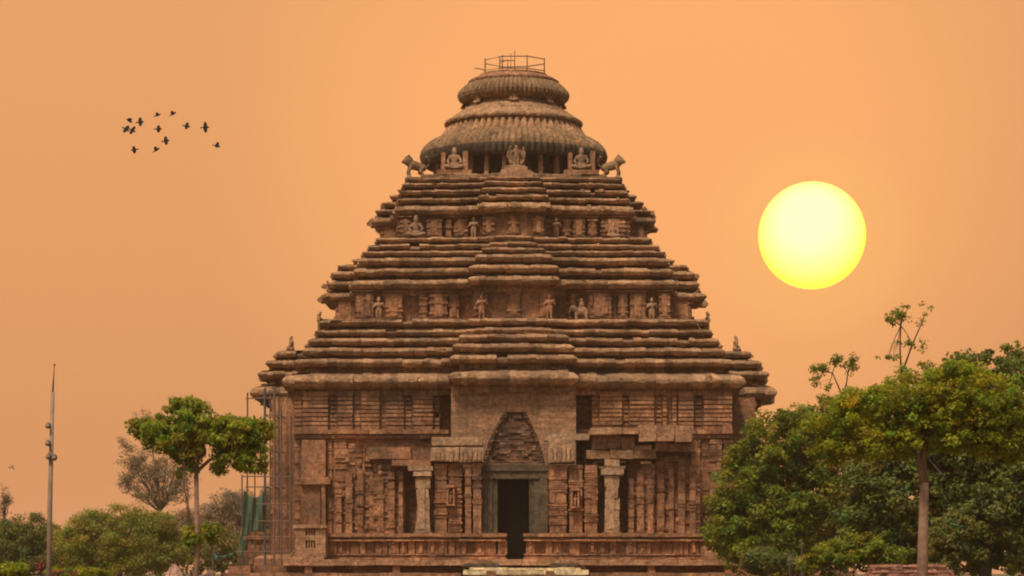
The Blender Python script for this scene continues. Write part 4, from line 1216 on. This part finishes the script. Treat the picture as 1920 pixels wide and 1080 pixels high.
# left side
tree('canopy_tree', 'young flat topped tree with a bare slim trunk left of the temple', 'tree', 362, 90,
     [(350, 772, 42, 26), (290, 800, 46, 22), (320, 820, 66, 26), (385, 812, 66, 34), (440, 812, 52, 38), (484, 815, 30, 34), (350, 880, 20, 18), (412, 872, 12, 20), (470, 868, 34, 22), (362, 1003, 16, 20), (255, 800, 20, 15), (440, 858, 34, 20), (345, 848, 40, 16)],
      .10, 'leaf_fresh', 400, 50, .27, .19, 880, 'bark', seed=22, hue=.38, nbr=34, forks=[(345, 850), (385, 845), (420, 850), (318, 845)], lean=6, aspect=.36, droop=.6)
tree('sapling', 'small sapling with one tuft of leaves right of the flat topped tree trunk', 'sapling', 397, 95,
     [(395, 995, 18, 14), (398, 1012, 10, 8)], .03, 'leaf_green', 22, 30, .18, .2, 1020, seed=23, hue=.2, nbr=6, droop=.3, aspect=.3)
tree('acacia_tree', 'low feathery light green tree between the mast and the flat topped tree', 'tree', 225, 165,
     [(235, 965, 56, 20), (170, 980, 48, 24), (295, 982, 52, 26), (225, 1005, 105, 34), (140, 1020, 46, 34), (310, 1035, 54, 34), (225, 1050, 110, 30)],
     .16, 'leaf_olive', 620, 80, .52, .16, 1040, seed=25, hue=.34, nbr=20, aspect=.4)
tree('acacia_tree', 'dull olive tree at the left picture edge behind the mast', 'tree', 30, 175,
     [(20, 990, 40, 22), (75, 1010, 46, 34), (10, 1030, 50, 40), (70, 1050, 66, 30), (65, 972, 18, 7)],
     .16, 'leaf_mid', 360, 80, .52, .17, 1040, seed=26, hue=.36, nbr=14, aspect=.4)
hedge2 = tree('hedge', 'low brownish green hedge along the far ground on the left', 'hedge', 200, 210,
     [(-20 + 70 * k, 1030 + (k % 3) * 5, 52, 46) for k in range(8)], 0, 'leaf_mid', 380, 60, .8, .3, seed=10, hue=.3)
tree('grey_tree', 'hazy grey sparse tree far behind the flat topped tree', 'tree', 300, 330,
     [(295, 880, 46, 54), (255, 870, 36, 36), (335, 905, 36, 40), (270, 790, 18, 22), (240, 905, 28, 26), (290, 930, 60, 22), (236, 835, 18, 18)],
     .22, 'leaf_grey', 330, 34, .9, .3, 960, seed=28, hue=.2, nbr=40, shell=.15, aspect=.4)
tree('grey_tree', 'bare thin grey tree at the far left edge of the picture', 'tree', 8, 300,
     [(10, 935, 14, 26), (4, 955, 14, 14), (22, 876, 4, 4)], .1, 'leaf_grey', 34, 22, .6, .28, 985, seed=29, hue=.2, nbr=16, shell=.1, aspect=.4)
tree('distant_tree', 'far brownish olive tree between the flat topped tree and the scaffold', 'tree', 420, 280,
     [(440, 942, 46, 28), (392, 970, 44, 28), (350, 985, 40, 30), (470, 960, 44, 34), (430, 1010, 80, 40), (510, 960, 30, 50)],
     .25, 'leaf_grey', 520, 70, .8, .27, 1030, seed=31, hue=.3, nbr=14, aspect=.4)
tree('flowering_shrub', 'low yellow green shrub at the bottom left corner', 'shrub', 30, 88,
     [(20, 1068, 40, 12), (120, 1074, 40, 9), (180, 1076, 30, 8)], .03, 'leaf_lime', 120, 40, .2, .11, 1080, seed=33, hue=.45)
tree('flowering_shrub', 'small red flowered shrub at the foot of the mast', 'shrub', 76, 86,
     [(76, 1062, 6, 12), (108, 1074, 12, 6), (140, 1075, 9, 5)], .03, 'petal_red', 22, 16, .1, .08, 1080, seed=34, hue=.4)
# rocks at the bottom left
def rock(px, py, Y, wpx, hpx, label, seed):
    rs = random.Random(seed); c = at(px, py, Y); mb = MB(); s = Y / F
    mb.ball((c.x, Y, 0), (wpx * s, wpx * s * .8, c.z), 28)
    mb.v = [(p[0] + .16 * math.sin(7 * p[2] + 5 * p[0] + seed) * rs.uniform(.2, .6), p[1] + rs.gauss(0, .03), max(-.05, p[2] + .12 * math.sin(6 * p[0] + 4 * p[1]) + rs.gauss(0, .03))) for p in mb.v]
    o = mb.build('boulder', M['rock'], None, (c.x, Y, 0), False)
    tag(o, label, 'boulder')
rock(322, 1064, 84, 36, 18, 'large pinkish boulder left of the flat topped tree trunk', 3)
rock(388, 1073, 86, 12, 8, 'small pinkish stone right of the flat topped tree trunk', 5)

# ------------------------------------------------------------------ evening haze
mb = MB(); mb.box(-420, 420, -30, 480, -1.2, 48)
hm = bpy.data.materials.new('haze_air'); hm.use_nodes = True; hn = hm.node_tree; hn.nodes.clear()
ho = nd(hn, 'ShaderNodeOutputMaterial'); hv = nd(hn, 'ShaderNodeVolumePrincipled')
hv.inputs['Color'].default_value = (.96, .68, .42, 1); hv.inputs['Density'].default_value = .00026; hv.inputs['Anisotropy'].default_value = .2
hn.links.new(hv.outputs[0], ho.inputs['Volume'])
tag(mb.build('haze', hm), 'warm evening haze filling the air', 'haze', kind='stuff')
